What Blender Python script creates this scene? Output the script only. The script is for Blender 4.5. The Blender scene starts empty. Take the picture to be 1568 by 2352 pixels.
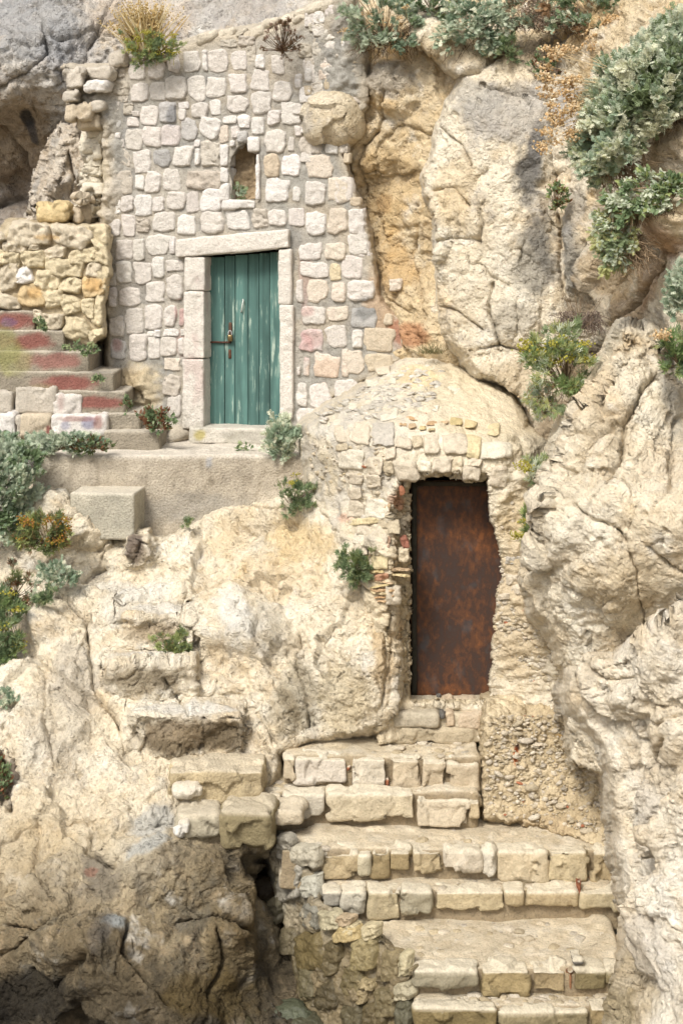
import bpy, math, random
import numpy as np
from mathutils import Vector

# ------------------------------------------------------------------ scene
sc = bpy.context.scene
COL = sc.collection
F0, CX, HY = 3266.0, 784.0, 570.0      # focal length and horizon of the survey grid the place was measured on
rng = np.random.default_rng(7)
random.seed(7)

def U(px, py, Y):
    px, py, Y = np.broadcast_arrays(np.asarray(px, float), np.asarray(py, float), np.asarray(Y, float))
    return np.stack([(px - CX) / F0 * Y, Y, (HY - py) / F0 * Y], -1)

def lin(r, g, b, k=0.80, sat=.95):
    c = np.array([r, g, b], float) / 255.0
    c = np.where(c <= 0.04045, c / 12.92, ((c + 0.055) / 1.055) ** 2.4)
    return (c.mean() + (c - c.mean()) * sat) * k

# ------------------------------------------------------------------ noise
def _hash(ix, iy, iz, s):
    with np.errstate(over='ignore'):
        h = ix.astype(np.uint32) * np.uint32(374761393) + iy.astype(np.uint32) * np.uint32(668265263) \
            + iz.astype(np.uint32) * np.uint32(2246822519) + np.uint32((s * 3266489917) & 0xffffffff)
        h = (h ^ (h >> np.uint32(13))) * np.uint32(1274126177)
        h = (h ^ (h >> np.uint32(16))) * np.uint32(2246822519)
        h = h ^ (h >> np.uint32(15))
    return h

def noise3(P, s=0):
    shp = P.shape[:-1]; P = P.reshape(-1, 3)
    I = np.floor(P).astype(np.int64); f = (P - I).astype(np.float32)
    u = f * f * f * (f * (f * 6 - 15) + 10)
    out = np.zeros(len(P), np.float32)
    for dx in (0, 1):
        wx = u[:, 0] if dx else 1 - u[:, 0]
        for dy in (0, 1):
            wy = u[:, 1] if dy else 1 - u[:, 1]
            for dz in (0, 1):
                wz = u[:, 2] if dz else 1 - u[:, 2]
                h = _hash(I[:, 0] + dx, I[:, 1] + dy, I[:, 2] + dz, s)
                gx = ((h & np.uint32(1023)).astype(np.float32) / 511.5 - 1)
                gy = (((h >> np.uint32(10)) & np.uint32(1023)).astype(np.float32) / 511.5 - 1)
                gz = (((h >> np.uint32(20)) & np.uint32(1023)).astype(np.float32) / 511.5 - 1)
                out += wx * wy * wz * (gx * (f[:, 0] - dx) + gy * (f[:, 1] - dy) + gz * (f[:, 2] - dz))
    return (out * 1.6).reshape(shp)

def fbm(P, o=4, s=0, g=0.5):
    a, t, r = 1.0, 0.0, 0
    for i in range(o):
        r = r + a * noise3(P * 2.03 ** i + 17.3 * i, s + i); t += a; a *= g
    return r / t

def ridged(P, o=4, s=0, g=0.55):
    a, t, r = 1.0, 0.0, 0
    for i in range(o):
        r = r + a * (1 - 2.2 * np.abs(noise3(P * 2.07 ** i + 9.1 * i, s + i))); t += a; a *= g
    return r / t

def worley(P, s=0):
    shp = P.shape[:-1]; P = P.reshape(-1, 3).astype(np.float32)
    I = np.floor(P).astype(np.int64); f = P - I
    F1 = np.full(len(P), 9., np.float32); F2 = F1.copy()
    ID = np.zeros(len(P), np.uint32); D = np.zeros((len(P), 3), np.float32)
    for dx in (-1, 0, 1):
        for dy in (-1, 0, 1):
            for dz in (-1, 0, 1):
                h = _hash(I[:, 0] + dx, I[:, 1] + dy, I[:, 2] + dz, s)
                q = np.stack([dx + (h & np.uint32(1023)) / 1023. , dy + ((h >> np.uint32(10)) & np.uint32(1023)) / 1023.,
                              dz + ((h >> np.uint32(20)) & np.uint32(1023)) / 1023.], 1).astype(np.float32) - f
                d = np.sqrt((q * q).sum(1))
                c = d < F1
                F2 = np.where(c, F1, np.minimum(F2, d))
                D[c] = q[c]; ID = np.where(c, h, ID); F1 = np.where(c, d, F1)
    R = np.stack([((ID * np.uint32(2654435761)) >> np.uint32(k)) & np.uint32(255) for k in (2, 11, 21)], -1) / 255.
    return F1.reshape(shp), F2.reshape(shp), R.reshape(shp + (3,)), D.reshape(shp + (3,))

def sst(x, a, b):
    t = np.clip((x - a) / (b - a), 0, 1); return t * t * (3 - 2 * t)

def mix(a, b, t):
    return a + (b - a) * np.asarray(t)[..., None]

# ------------------------------------------------------------------ 2-D helpers on the survey grid
def tps(pts, lam=1e-3):
    pts = np.array(pts, float); X = pts[:, :2] / 1000.; n = len(X)
    def k(r2): return 0.5 * r2 * np.log(r2 + 1e-12)
    K = k(((X[:, None] - X[None]) ** 2).sum(-1)) + lam * np.eye(n)
    A = np.zeros((n + 3, n + 3)); A[:n, :n] = K; A[:n, n] = 1; A[:n, n + 1:] = X; A[n, :n] = 1; A[n + 1:, :n] = X.T
    w = np.linalg.solve(A, np.concatenate([pts[:, 2], np.zeros(3)]))
    def f(px, py):
        x, y = np.broadcast_arrays(np.asarray(px, float) / 1000., np.asarray(py, float) / 1000.)
        r = w[n] + w[n + 1] * x + w[n + 2] * y
        for i in range(n):
            r = r + w[i] * k((x - X[i, 0]) ** 2 + (y - X[i, 1]) ** 2)
        return r
    return f

def segdist(px, py, pts, closed=False):
    d = np.full(np.shape(px), 1e9); n = len(pts)
    for i in range(n if closed else n - 1):
        ax, ay = pts[i]; bx, by = pts[(i + 1) % n]
        vx, vy = bx - ax, by - ay
        t = np.clip(((px - ax) * vx + (py - ay) * vy) / (vx * vx + vy * vy + 1e-9), 0, 1)
        d = np.minimum(d, np.hypot(px - ax - t * vx, py - ay - t * vy))
    return d

def sdf(px, py, pts):
    """signed distance to a closed outline, positive inside"""
    ins = np.zeros(np.shape(px), bool); n = len(pts)
    for i in range(n):
        ax, ay = pts[i]; bx, by = pts[(i + 1) % n]
        c = ((ay > py) != (by > py)) & (px < (bx - ax) * (py - ay) / (by - ay + 1e-12) + ax)
        ins ^= c
    return np.where(ins, 1, -1) * segdist(px, py, pts, True)

def ell(px, py, cx, cy, rx, ry, rot=0):
    a = math.radians(rot); dx, dy = px - cx, py - cy
    return np.sqrt(((dx * math.cos(a) + dy * math.sin(a)) / rx) ** 2 + ((-dx * math.sin(a) + dy * math.cos(a)) / ry) ** 2)

# ------------------------------------------------------------------ mesh building
class Geo:
    def __init__(s): s.V, s.Q, s.T, s.C, s.n = [], [], [], [], 0
    def add(s, V, Q=None, T=None, C=None):
        V = np.asarray(V, np.float32).reshape(-1, 3)
        if Q is not None and len(Q): s.Q.append(np.asarray(Q, np.int64) + s.n)
        if T is not None and len(T): s.T.append(np.asarray(T, np.int64) + s.n)
        C = np.array([.5, .5, .5]) if C is None else np.asarray(C)
        s.C.append(np.broadcast_to(C, V.shape).astype(np.float32)); s.V.append(V); s.n += len(V); return s

def origin(o):
    v = Vector((0, 0, 0))
    while o is not None: v += o.location; o = o.parent
    return v

def build(name, g, mat, parent=None, smooth=True, base=None, **props):
    V = np.concatenate(g.V); C = np.concatenate(g.C)
    if parent is None:
        if base is None:
            base = ((V[:, 0].min() + V[:, 0].max()) / 2, (V[:, 1].min() + V[:, 1].max()) / 2, V[:, 2].min())
        org = np.array(base, float)
    else: org = np.array(origin(parent), float)
    V = V - org
    Q = np.concatenate(g.Q) if g.Q else np.zeros((0, 4), np.int64)
    T = np.concatenate(g.T) if g.T else np.zeros((0, 3), np.int64)
    me = bpy.data.meshes.new(name)
    me.vertices.add(len(V)); me.vertices.foreach_set('co', V.astype(np.float32).ravel())
    me.loops.add(Q.size + T.size); me.loops.foreach_set('vertex_index', np.concatenate([Q.ravel(), T.ravel()]).astype(np.int32))
    me.polygons.add(len(Q) + len(T))
    st = np.concatenate([np.arange(len(Q)) * 4, Q.size + np.arange(len(T)) * 3]).astype(np.int32)
    me.polygons.foreach_set('loop_start', st)
    me.update(calc_edges=True); me.validate()
    me.polygons.foreach_set('use_smooth', np.full(len(me.polygons), bool(smooth)))
    a = me.color_attributes.new('Col', 'FLOAT_COLOR', 'POINT')
    a.data.foreach_set('color', np.concatenate([C, np.ones((len(C), 1), np.float32)], 1).astype(np.float32).ravel())
    me.materials.append(mat)
    o = bpy.data.objects.new(name, me); COL.objects.link(o)
    if parent is not None: o.parent = parent
    else: o.location = org
    for k, v in props.items(): o[k] = v
    return o

def thing(name, loc, label, category, group=None):
    o = bpy.data.objects.new(name, None); o.location = loc; COL.objects.link(o)
    o['label'] = label; o['category'] = category
    if group: o['group'] = group
    return o

def gridfaces(ny, nx):
    i = np.arange(ny - 1)[:, None] * nx + np.arange(nx - 1)[None]
    return np.stack([i, i + nx, i + nx + 1, i + 1], -1).reshape(-1, 4)

def gnormals(P):
    du = np.gradient(P, axis=1); dv = np.gradient(P, axis=0)
    n = np.cross(dv, du)           # faces the camera side
    n /= np.linalg.norm(n, axis=-1, keepdims=True) + 1e-9
    return n

def relief(x0, x1, y0, y1, step, depth, disp, color, keep=None, fine=None):
    """a rock or masonry surface surveyed on a grid: depth -> base surface, disp -> metres along the normal"""
    xs = np.arange(x0, x1 + step, step); ys = np.arange(y0, y1 + step, step)
    px, py = np.meshgrid(xs, ys)
    P = U(px, py, depth(px, py))
    N = gnormals(P)
    if disp is not None:
        fcg = np.abs((N * P).sum(-1)) / np.linalg.norm(P, axis=-1); fcg = .18 + .82 * sst(fcg, .08, .6)
        d = disp(P, px, py) * fcg; P = P + N * d[..., None]; N = gnormals(P)
    if fine is not None:
        P = P + N * (fine(P, px, py) * fcg)[..., None]
    C = color(P, px, py, N)
    Q = gridfaces(*px.shape)
    g = Geo()
    if keep is not None:
        k = keep(px, py).ravel(); Q = Q[k[Q].all(1)]
        used = np.zeros(px.size, bool); used[Q.ravel()] = True
        idx = np.cumsum(used) - 1
        return g.add(P.reshape(-1, 3)[used], Q=idx[Q], C=C.reshape(-1, 3)[used])
    return g.add(P.reshape(-1, 3), Q=Q, C=C.reshape(-1, 3))

def solid(g, c, size, r=0.02, res=0.03, rot=(0, 0, 0), amp=0.01, fr=9., col=(.5, .5, .5), seed=0, cf=None, taper=None, shear=None, chip=0.0, nmax=60):
    """a worn block: subdivided rounded box, displaced by noise"""
    h = np.array(size, float) / 2; r = min(r, h.min() * 0.98)
    ns = np.clip(np.ceil(2 * h / res).astype(int), 3, nmax)
    Vs, Qs, off = [], [], 0
    for ax in range(3):
        b, d = [(1, 2), (2, 0), (0, 1)][ax]
        u = np.linspace(-1, 1, ns[b] + 1); v = np.linspace(-1, 1, ns[d] + 1)
        uu, vv = np.meshgrid(u, v)
        for sg in (-1, 1):
            p = np.zeros(uu.shape + (3,)); p[..., ax] = sg * h[ax]; p[..., b] = uu * h[b]; p[..., d] = vv * h[d]
            q = gridfaces(*uu.shape)
            if sg > 0: q = q[:, ::-1]
            Vs.append(p.reshape(-1, 3)); Qs.append(q + off); off += uu.size
    V = np.concatenate(Vs); Q = np.concatenate(Qs)
    _, first, inv = np.unique(np.round(V * 1e5).astype(np.int64), axis=0, return_index=True, return_inverse=True)
    V = V[first]; Q = inv.ravel()[Q]
    inner = np.clip(V, -(h - r), h - r); n = V - inner; n /= np.linalg.norm(n, axis=1, keepdims=True) + 1e-9
    V = inner + n * r
    S = V + np.array([seed * 7.31, seed * 3.17, seed * 5.7])
    d = amp * (0.8 * fbm(S * fr, 3, seed) + 0.9 * fbm(S * fr * 0.35, 2, seed + 5))
    if chip:
        F1, F2, R, D = worley(S * fr * 0.45 + .3 * noise3(S * fr, seed)[..., None], seed)
        d = d + chip * (R[..., 0] - .6 + (D * (R - .5)).sum(-1) * 1.2)
    V = V + n * d[:, None]
    if taper is not None: V[:, 0] *= 1 + taper * V[:, 2] / h[2]; V[:, 1] *= 1 + taper * V[:, 2] / h[2]
    if shear is not None: V[:, 2] += shear * V[:, 0]
    cx, cy, cz = [math.cos(a) for a in rot]; sx, sy, sz = [math.sin(a) for a in rot]
    Rm = np.array([[cz, -sz, 0], [sz, cz, 0], [0, 0, 1]]) @ np.array([[cy, 0, sy], [0, 1, 0], [-sy, 0, cy]]) @ np.array([[1, 0, 0], [0, cx, -sx], [0, sx, cx]])
    V = V @ Rm.T + np.array(c, float)
    C = cf(V, n) if cf else np.clip(np.array(col) * (1 + .16 * fbm(S * 7, 3, seed + 9))[:, None], 0, 1)
    g.add(V, Q=Q, C=C); return V

def wallstone(g, box, depth, nrm, prot, col, k=.35, seed=0, res=13, rough=.35, ang=0., jit=.07, pit=0.):
    """one stone set in a wall: a domed, chipped cushion whose rim sinks into the mortar"""
    x0, y0, x1, y1 = box; r = np.random.default_rng(seed + 101)
    w, h = x1 - x0, y1 - y0; cx, cy = (x0 + x1) / 2, (y0 + y1) / 2
    nx = int(np.clip(res * w / max(h, 1) ** .5 / max(w, 1) ** .5, 7, 34)); ny = int(np.clip(res * h / max(h, 1) ** .5 / max(w, 1) ** .5, 7, 34))
    a, b = np.meshgrid(np.linspace(-1, 1, nx), np.linspace(-1, 1, ny))
    m = np.maximum(abs(a), abs(b))
    a2 = a * np.sqrt(1 - k * b * b / 2); b2 = b * np.sqrt(1 - k * a * a / 2)
    J = r.uniform(-jit, jit, (4, 2)) * 2
    wts = [(1 - a) * (1 - b) / 4, (1 + a) * (1 - b) / 4, (1 + a) * (1 + b) / 4, (1 - a) * (1 + b) / 4]
    a3 = a2 + sum(wts[i] * J[i, 0] for i in range(4)); b3 = b2 + sum(wts[i] * J[i, 1] for i in range(4))
    t = math.radians(ang + r.uniform(-3, 3))
    X = a3 * w / 2; Yp = b3 * h / 2
    px = cx + X * math.cos(t) - Yp * math.sin(t); py = cy + X * math.sin(t) + Yp * math.cos(t)
    S0 = np.stack([px / 40., py / 40., np.full(px.shape, seed * 1.7)], -1)
    wob = np.stack([noise3(S0 * 2.2, seed), noise3(S0 * 2.2 + 50, seed)], -1) * min(w, h) * .09
    px = px + wob[..., 0]; py = py + wob[..., 1]
    P = U(px, py, depth(px, py))
    prof = (1 - np.clip(m, 0, 1) ** 8) ** .5
    F1, F2, R, D = worley(S0 * 1.6, seed)
    tilt = r.uniform(-.25, .25, 2)
    hgt = prot * (prof * (1 + a * tilt[0] + b * tilt[1]) + rough * prof * (fbm(S0 * 3., 3, seed) * 1.3 + (R[..., 0] - .5) * .45 + (D * (R - .5)).sum(-1) * .5))
    if pit: hgt -= pit * np.clip(fbm(S0 * 5, 3, seed + 3) - .08, 0, 1) * prof * 1.2
    hgt -= (m > .99) * 0.05
    P = P + np.asarray(nrm) * hgt[..., None]
    c = np.array(col) * (1 + .10 * fbm(S0 * 3.5, 3, seed + 7))[..., None]
    g.add(P.reshape(-1, 3), Q=gridfaces(*px.shape), C=np.clip(c, 0, 1).reshape(-1, 3))

def tube(g, pts, r, col, ns=5, r1=None):
    pts = np.asarray(pts, float); n = len(pts); r1 = r if r1 is None else r1
    T = np.gradient(pts, axis=0); T /= np.linalg.norm(T, axis=1, keepdims=True) + 1e-9
    ref = np.array([0.3, .5, .8]); A = np.cross(T, ref); A /= np.linalg.norm(A, axis=1, keepdims=True) + 1e-9; B = np.cross(T, A)
    rr = np.linspace(r, r1, n)[:, None, None]
    th = np.linspace(0, 2 * math.pi, ns, endpoint=False)
    V = pts[:, None] + rr * (A[:, None] * np.cos(th)[None, :, None] + B[:, None] * np.sin(th)[None, :, None])
    i = np.arange(n - 1)[:, None] * ns + np.arange(ns)[None]; j = np.arange(n - 1)[:, None] * ns + (np.arange(ns)[None] + 1) % ns
    Q = np.stack([i, j, j + ns, i + ns], -1).reshape(-1, 4)
    g.add(V.reshape(-1, 3), Q=Q, C=col)
    if ns == 4: g.Q.append(np.array([[0, 1, 2, 3], [(n-1)*4+3, (n-1)*4+2, (n-1)*4+1, (n-1)*4]]) + g.n - len(V.reshape(-1, 3)))

# ------------------------------------------------------------------ materials
def nd(nt, t, **kw):
    n = nt.nodes.new(t)
    for k, v in kw.items(): setattr(n, k, v)
    return n

def mat(name, rough=.9, bumps=((30, .5, .01, 'n'),), var=.12, vscale=9., speck=0., stretch=None, metal=0., spec=.25, transl=0., tint=None, vdetail=6):
    """vertex colour x procedural mottling, with several octaves of procedural bump; bumps = (scale, strength, distance, kind)"""
    m = bpy.data.materials.new(name); m.use_nodes = True; nt = m.node_tree; nt.nodes.clear(); L = nt.links.new
    out = nd(nt, 'ShaderNodeOutputMaterial'); bs = nd(nt, 'ShaderNodeBsdfPrincipled')
    bs.inputs['Roughness'].default_value = rough; bs.inputs['Metallic'].default_value = metal
    bs.inputs['Specular IOR Level'].default_value = spec
    tc = nd(nt, 'ShaderNodeTexCoord'); src = tc.outputs['Object']
    if stretch:
        mp = nd(nt, 'ShaderNodeMapping'); mp.inputs['Scale'].default_value = stretch; L(src, mp.inputs['Vector']); src = mp.outputs['Vector']
    at = nd(nt, 'ShaderNodeAttribute', attribute_name='Col'); c = at.outputs['Color']
    n1 = nd(nt, 'ShaderNodeTexNoise'); n1.inputs['Scale'].default_value = vscale; n1.inputs['Detail'].default_value = vdetail; n1.inputs['Roughness'].default_value = .65
    L(src, n1.inputs['Vector'])
    mr = nd(nt, 'ShaderNodeMapRange'); mr.inputs[1].default_value = .3; mr.inputs[2].default_value = .7
    mr.inputs[3].default_value = 1 - var; mr.inputs[4].default_value = 1 + var; L(n1.outputs['Fac'], mr.inputs[0])
    mu = nd(nt, 'ShaderNodeVectorMath', operation='SCALE'); L(c, mu.inputs[0]); L(mr.outputs[0], mu.inputs['Scale']); c = mu.outputs[0]
    if speck:
        n2 = nd(nt, 'ShaderNodeTexNoise'); n2.inputs['Scale'].default_value = 70; n2.inputs['Detail'].default_value = 3; L(src, n2.inputs['Vector'])
        r2 = nd(nt, 'ShaderNodeMapRange'); r2.inputs[1].default_value = .36; r2.inputs[2].default_value = .5; r2.inputs[3].default_value = 1 - speck; r2.inputs[4].default_value = 1.0
        L(n2.outputs['Fac'], r2.inputs[0])
        m2 = nd(nt, 'ShaderNodeVectorMath', operation='SCALE'); L(c, m2.inputs[0]); L(r2.outputs[0], m2.inputs['Scale']); c = m2.outputs[0]
    L(c, bs.inputs['Base Color'])
    prev = None
    for (scl, st, dist, kind) in bumps:
        if kind == 'v':
            t = nd(nt, 'ShaderNodeTexVoronoi'); t.inputs['Scale'].default_value = scl; h = t.outputs['Distance']
        elif kind == 'e':
            t = nd(nt, 'ShaderNodeTexVoronoi', feature='DISTANCE_TO_EDGE'); t.inputs['Scale'].default_value = scl
            rr = nd(nt, 'ShaderNodeMapRange'); rr.inputs[2].default_value = .12; L(t.outputs['Distance'], rr.inputs[0]); h = rr.outputs[0]
        else:
            t = nd(nt, 'ShaderNodeTexNoise'); t.inputs['Scale'].default_value = scl; t.inputs['Detail'].default_value = 9; t.inputs['Roughness'].default_value = .68; h = t.outputs['Fac']
            if kind == 'r': t.noise_type = 'RIDGED_MULTIFRACTAL'; t.inputs['Detail'].default_value = 6
        if kind in 've' :
            wn = nd(nt, 'ShaderNodeTexNoise'); wn.inputs['Scale'].default_value = scl * .7; L(src, wn.inputs['Vector'])
            va = nd(nt, 'ShaderNodeVectorMath', operation='MULTIPLY_ADD'); va.inputs[1].default_value = (.9 / scl,) * 3
            L(wn.outputs['Color'], va.inputs[0]); L(src, va.inputs[2]); L(va.outputs[0], t.inputs['Vector'])
        else: L(src, t.inputs['Vector'])
        b = nd(nt, 'ShaderNodeBump'); b.inputs['Strength'].default_value = st; b.inputs['Distance'].default_value = dist
        if kind == 'v': b.invert = True
        L(h, b.inputs['Height'])
        if prev: L(prev, b.inputs['Normal'])
        prev = b.outputs['Normal']
    if prev: L(prev, bs.inputs['Normal'])
    if transl:
        tr = nd(nt, 'ShaderNodeBsdfTranslucent'); L(c, tr.inputs['Color']); mx = nd(nt, 'ShaderNodeMixShader'); mx.inputs[0].default_value = transl
        L(bs.outputs[0], mx.inputs[1]); L(tr.outputs[0], mx.inputs[2]); L(mx.outputs[0], out.inputs[0])
    else: L(bs.outputs[0], out.inputs[0])
    return m

M_ROCK = mat('weathered_limestone', bumps=((9, .8, .06, 'n'), (30, 1., .03, 'r'), (80, 1., .014, 'n')), var=.15, vscale=12, speck=.13)
M_STONE = mat('hewn_stone', bumps=((16, .8, .035, 'n'), (60, .8, .012, 'n')), var=.12, vscale=20, speck=.16)
M_MORTAR = mat('lime_mortar', bumps=((22, .8, .03, 'n'), (90, .9, .010, 'n')), var=.16, vscale=12, speck=.22)
M_CONC = mat('rough_concrete', bumps=((60, .9, .012, 'n'), (45, .5, .012, 'v')), var=.15, vscale=9, speck=.25)
M_PEBBLE = mat('pebble_concrete', bumps=((26, .8, .03, 'v'), (60, .7, .01, 'n')), var=.2, vscale=18, speck=.18)
M_WET = mat('damp_stone', rough=.55, bumps=((9, .6, .05, 'n'), (30, .6, .02, 'r'), (90, .5, .005, 'n')), var=.25, vscale=14, speck=.25, spec=.5)
M_LEAF = mat('leaves', rough=.6, bumps=(), var=.12, vscale=20, transl=.42, spec=.3)
M_STEM = mat('dry_stems', rough=.8, bumps=(), var=.15, vscale=30)
M_BRASS = mat('brass', rough=.35, bumps=((60, .2, .002, 'n'),), var=.1, metal=.9, spec=.5)
M_IRON = mat('rusty_iron', rough=.7, bumps=((80, .5, .003, 'n'),), var=.3, vscale=25, metal=.3)
# ------------------------------------------------------------------ rock
CREAM = lin(232, 216, 188); PALE = lin(242, 232, 212); OCHRE = lin(222, 186, 128); TAN = lin(204, 180, 142)
GREY = lin(176, 172, 166); DGREY = lin(112, 108, 102); BROWN = lin(140, 112, 76); OLIVE = lin(104, 88, 52); DARK = lin(52, 44, 32)
BLUEG = lin(176, 184, 184); WHITE = lin(244, 240, 230); RUST = lin(176, 96, 48); YELL = lin(226, 196, 130)

def rockdisp(P, seed, big=.16, chunk=.10, crack=.07, cs=1.3, small=.03, an=(1, 1, 1.), rot=0., plane=.16, bed=.07):
    a = math.radians(rot); Q = P.copy()
    Q[..., 0] = P[..., 0] * math.cos(a) + P[..., 2] * math.sin(a); Q[..., 2] = -P[..., 0] * math.sin(a) + P[..., 2] * math.cos(a)
    Q = Q * np.array(an)
    W = Q + .10 * np.stack([noise3(P * 2.5 + 5, seed + 1), noise3(P * 2.5 + 31, seed + 2), noise3(P * 2.5 + 77, seed + 3)], -1) \
          + .035 * np.stack([noise3(P * 9 + 5, seed + 6), noise3(P * 9 + 31, seed + 7), noise3(P * 9 + 77, seed + 8)], -1)
    d = big * .7 * fbm(P * .8, 3, seed)
    F1, F2, R, D = worley(W * cs, seed); e = F2 - F1
    fac = .7 * (R[..., 0] - .5) + (D * (R - .5)).sum(-1) * 2.0
    cm = sst(fbm(P * 1.1 + 9, 3, seed + 4, .6), .02, .35)          # only some joints open up
    d = d + chunk * fac * (.35 + .65 * sst(e, 0, .3)) - crack * .9 * np.exp(-(e / .030) ** 2) * cm
    F1, F2, R, D = worley(W * cs * 2.7 + 3, seed + 20); e = F2 - F1
    cm2 = sst(fbm(P * 2.1 + 3, 3, seed + 5, .6), .0, .35)
    d = d + chunk * .34 * (.6 * (R[..., 0] - .5) + (D * (R - .5)).sum(-1) * 2.0) * (.5 + .5 * sst(e, 0, .2)) - crack * .35 * np.exp(-(e / .045) ** 2) * cm2
    # broad fracture planes and bedding ledges
    F1, F2, R, D = worley(W * np.array([1.15, 1.15, .7]) * cs * .62 + 9, seed + 24); e = F2 - F1
    d = d + plane * (.5 * (R[..., 0] - .5) + (D * (R - .5)).sum(-1) * 2.2) * (.55 + .45 * sst(e, 0, .12))
    b = W[..., 2] * 2.3 + W[..., 0] * .5 + 1.1 * fbm(P * .9 + 3, 3, seed + 26); fr = b - np.floor(b)
    d = d + bed * (fr ** 2 - .4) * sst(fbm(P * 1.2 + 13, 3, seed + 27), -.1, .3) * (1 - sst(fr, .93, 1.))
    d = d + small * 1.9 * ridged((Q + .06 * (W - Q)) * np.array([1.3, 1.3, 2.4]), 6, seed + 30, .62) + small * .9 * fbm(P * 4, 4, seed + 33, .6)
    return d

def rockfine(P, seed, amp=.011):
    F1, F2, R, D = worley(P * 9 + .35 * noise3(P * 12, seed)[..., None], seed + 40)
    msk = .5 + .8 * sst(fbm(P * 1.7, 2, seed + 44), -.3, .4)
    pit = np.clip(fbm(P * 13 + 8, 2, seed + 58) - .22, 0, 1) * sst(fbm(P * 1.9 + 4, 2, seed + 59), -.05, .3)
    gr = np.exp(-(np.abs(fbm(P * 2.4 + 11, 5, seed + 57, .62)) / .012) ** 1.2) * sst(fbm(P * 1.1 + 6, 2, seed + 56), -.1, .3)
    return -.09 * pit - .028 * gr + msk * (amp * (.9 * ridged(P * 11, 3, seed + 50, .7) + .9 * fbm(P * 20, 3, seed + 51, .75)) + amp * 1.3 * ((R[..., 0] - .5) * .5 + (D * (R - .5)).sum(-1) * 1.8) * (.4 + .6 * sst(F2 - F1, 0, .2)))

def feat(px, py, cracks=(), bulges=(), seed=0, wob=7.):
    """cracks (points, width, depth m) and bulges (cx, cy, rx, ry, rot, height m) surveyed on the grid"""
    S = np.stack([px / 90., py / 90., np.zeros_like(px) + seed], -1)
    wx = px + wob * fbm(S, 4, seed + 60, .65) * 1.6; wy = py + wob * fbm(S + 40, 4, seed + 61, .65) * 1.6
    bx = px + 38 * fbm(S * .8 + 7, 4, seed + 65, .6); by = py + 38 * fbm(S * .8 + 47, 4, seed + 66, .6)
    d = np.zeros_like(px)
    for pts, w, dep in cracks:
        s = segdist(wx, wy, pts); m = np.clip(.7 + 1.1 * fbm(S * 1.5, 2, seed + 64), .15, 1.3)
        d -= dep * m * np.exp(-np.abs(s / (w * .62)) ** 1.5) + dep * .22 * np.exp(-s / (4.5 * w))
    for cx, cy, rx, ry, rot, h in bulges:
        e = ell(bx, by, cx, cy, rx * 1.1, ry * 1.1, rot); d += h * .8 * np.clip(1 - e ** 2, 0, 1) ** .8
    return d

def ledge(px, py, L, seed=0):
    S = np.stack([px / 60., py / 60., np.zeros_like(px) + seed], -1); wy = py + 5 * noise3(S, 70) + 2.5 * noise3(S * 3.3, 71); wx = px + 8 * noise3(S, 72)
    y = np.zeros_like(px)
    for x0, x1, yt, hpx, A, dec, slope in L:
        top = yt + slope * (px - (x0 + x1) / 2)
        win = sst(wx, x0 - 22, x0 + 8) * (1 - sst(wx, x1 - 8, x1 + 22))
        t = top - wy
        y += A * win * np.clip(t / hpx, 0, 1) * (1 - sst(t, hpx, hpx + dec))
        y -= .10 * A * win * np.exp(-(np.clip(-t, 0, None) / 60.) ** 2) * (t < 0)
    return y

def patches(C, px, py, P, plist, seed=0):
    n = fbm(P * 3.1, 4, seed + 80, .6); n2 = fbm(P * 13, 3, seed + 81, .6)
    for cx, cy, rx, ry, rot, col, st in plist:
        e = ell(px, py, cx, cy, rx, ry, rot) + .55 * n + .30 * n2
        C = mix(C, col, (1 - sst(e, .62, 1.12)) * st)
    return C

def rockcol(P, seed, a=CREAM, b=PALE, c=OCHRE, cg=GREY, ochre=.45, grey=.3):
    C = mix(a, b, sst(fbm(P * 1.6, 5, seed + 90, .65), -.3, .35))
    C = mix(C, c, ochre * sst(fbm(P * 1.3 + 20, 6, seed + 91, .68), .0, .42))
    C = mix(C, TAN, .5 * sst(fbm(P * 4.3 + 7, 5, seed + 93, .7), .02, .4))
    C = mix(C, cg, grey * sst(fbm(P * 2.3 + 40, 6, seed + 92, .7), .05, .36))
    C = mix(C, DGREY, .8 * grey * sst(fbm(P * 7 + 40, 5, seed + 94, .75), .2, .48))
    v = np.exp(-(fbm(P * 2.2 + 11, 5, seed + 97, .62) / .012) ** 2) + .7 * np.exp(-(fbm(P * 5.2 + 31, 4, seed + 98, .62) / .016) ** 2)
    C = mix(C, lin(168, 138, 100), np.clip(v, 0, 1) * .42 * sst(fbm(P * 1.3, 2, seed + 99), -.3, .3))
    C = mix(C, WHITE, .5 * sst(fbm(P * 3.1 + 60, 5, seed + 96, .7), .12, .45))
    return np.clip(C * 1.12 * (1 + .12 * fbm(P * 17, 4, seed + 95, .7))[..., None], 0, .92)

def turn(s, R, D, p=2.):
    """how far a surface has turned away s px inside its outline (rounds the mass back into depth)"""
    t = np.clip(1 - s / R, 0, 1.0)
    return D * (.75 * t ** 1.5 + .25 * t ** 6) + np.clip(-s, 0, None) * .05

# facade plane
def fac(px, py=None, off=0.):
    return (14.0 + .23 * (545 - CX) / F0 * 14.0 + off) / (1 + .23 * (np.asarray(px, float) - CX) / F0) + 0 * (py if py is not None else 0)
FN = np.array([-.23, -1, 0]) / math.hypot(.23, 1)

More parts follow.
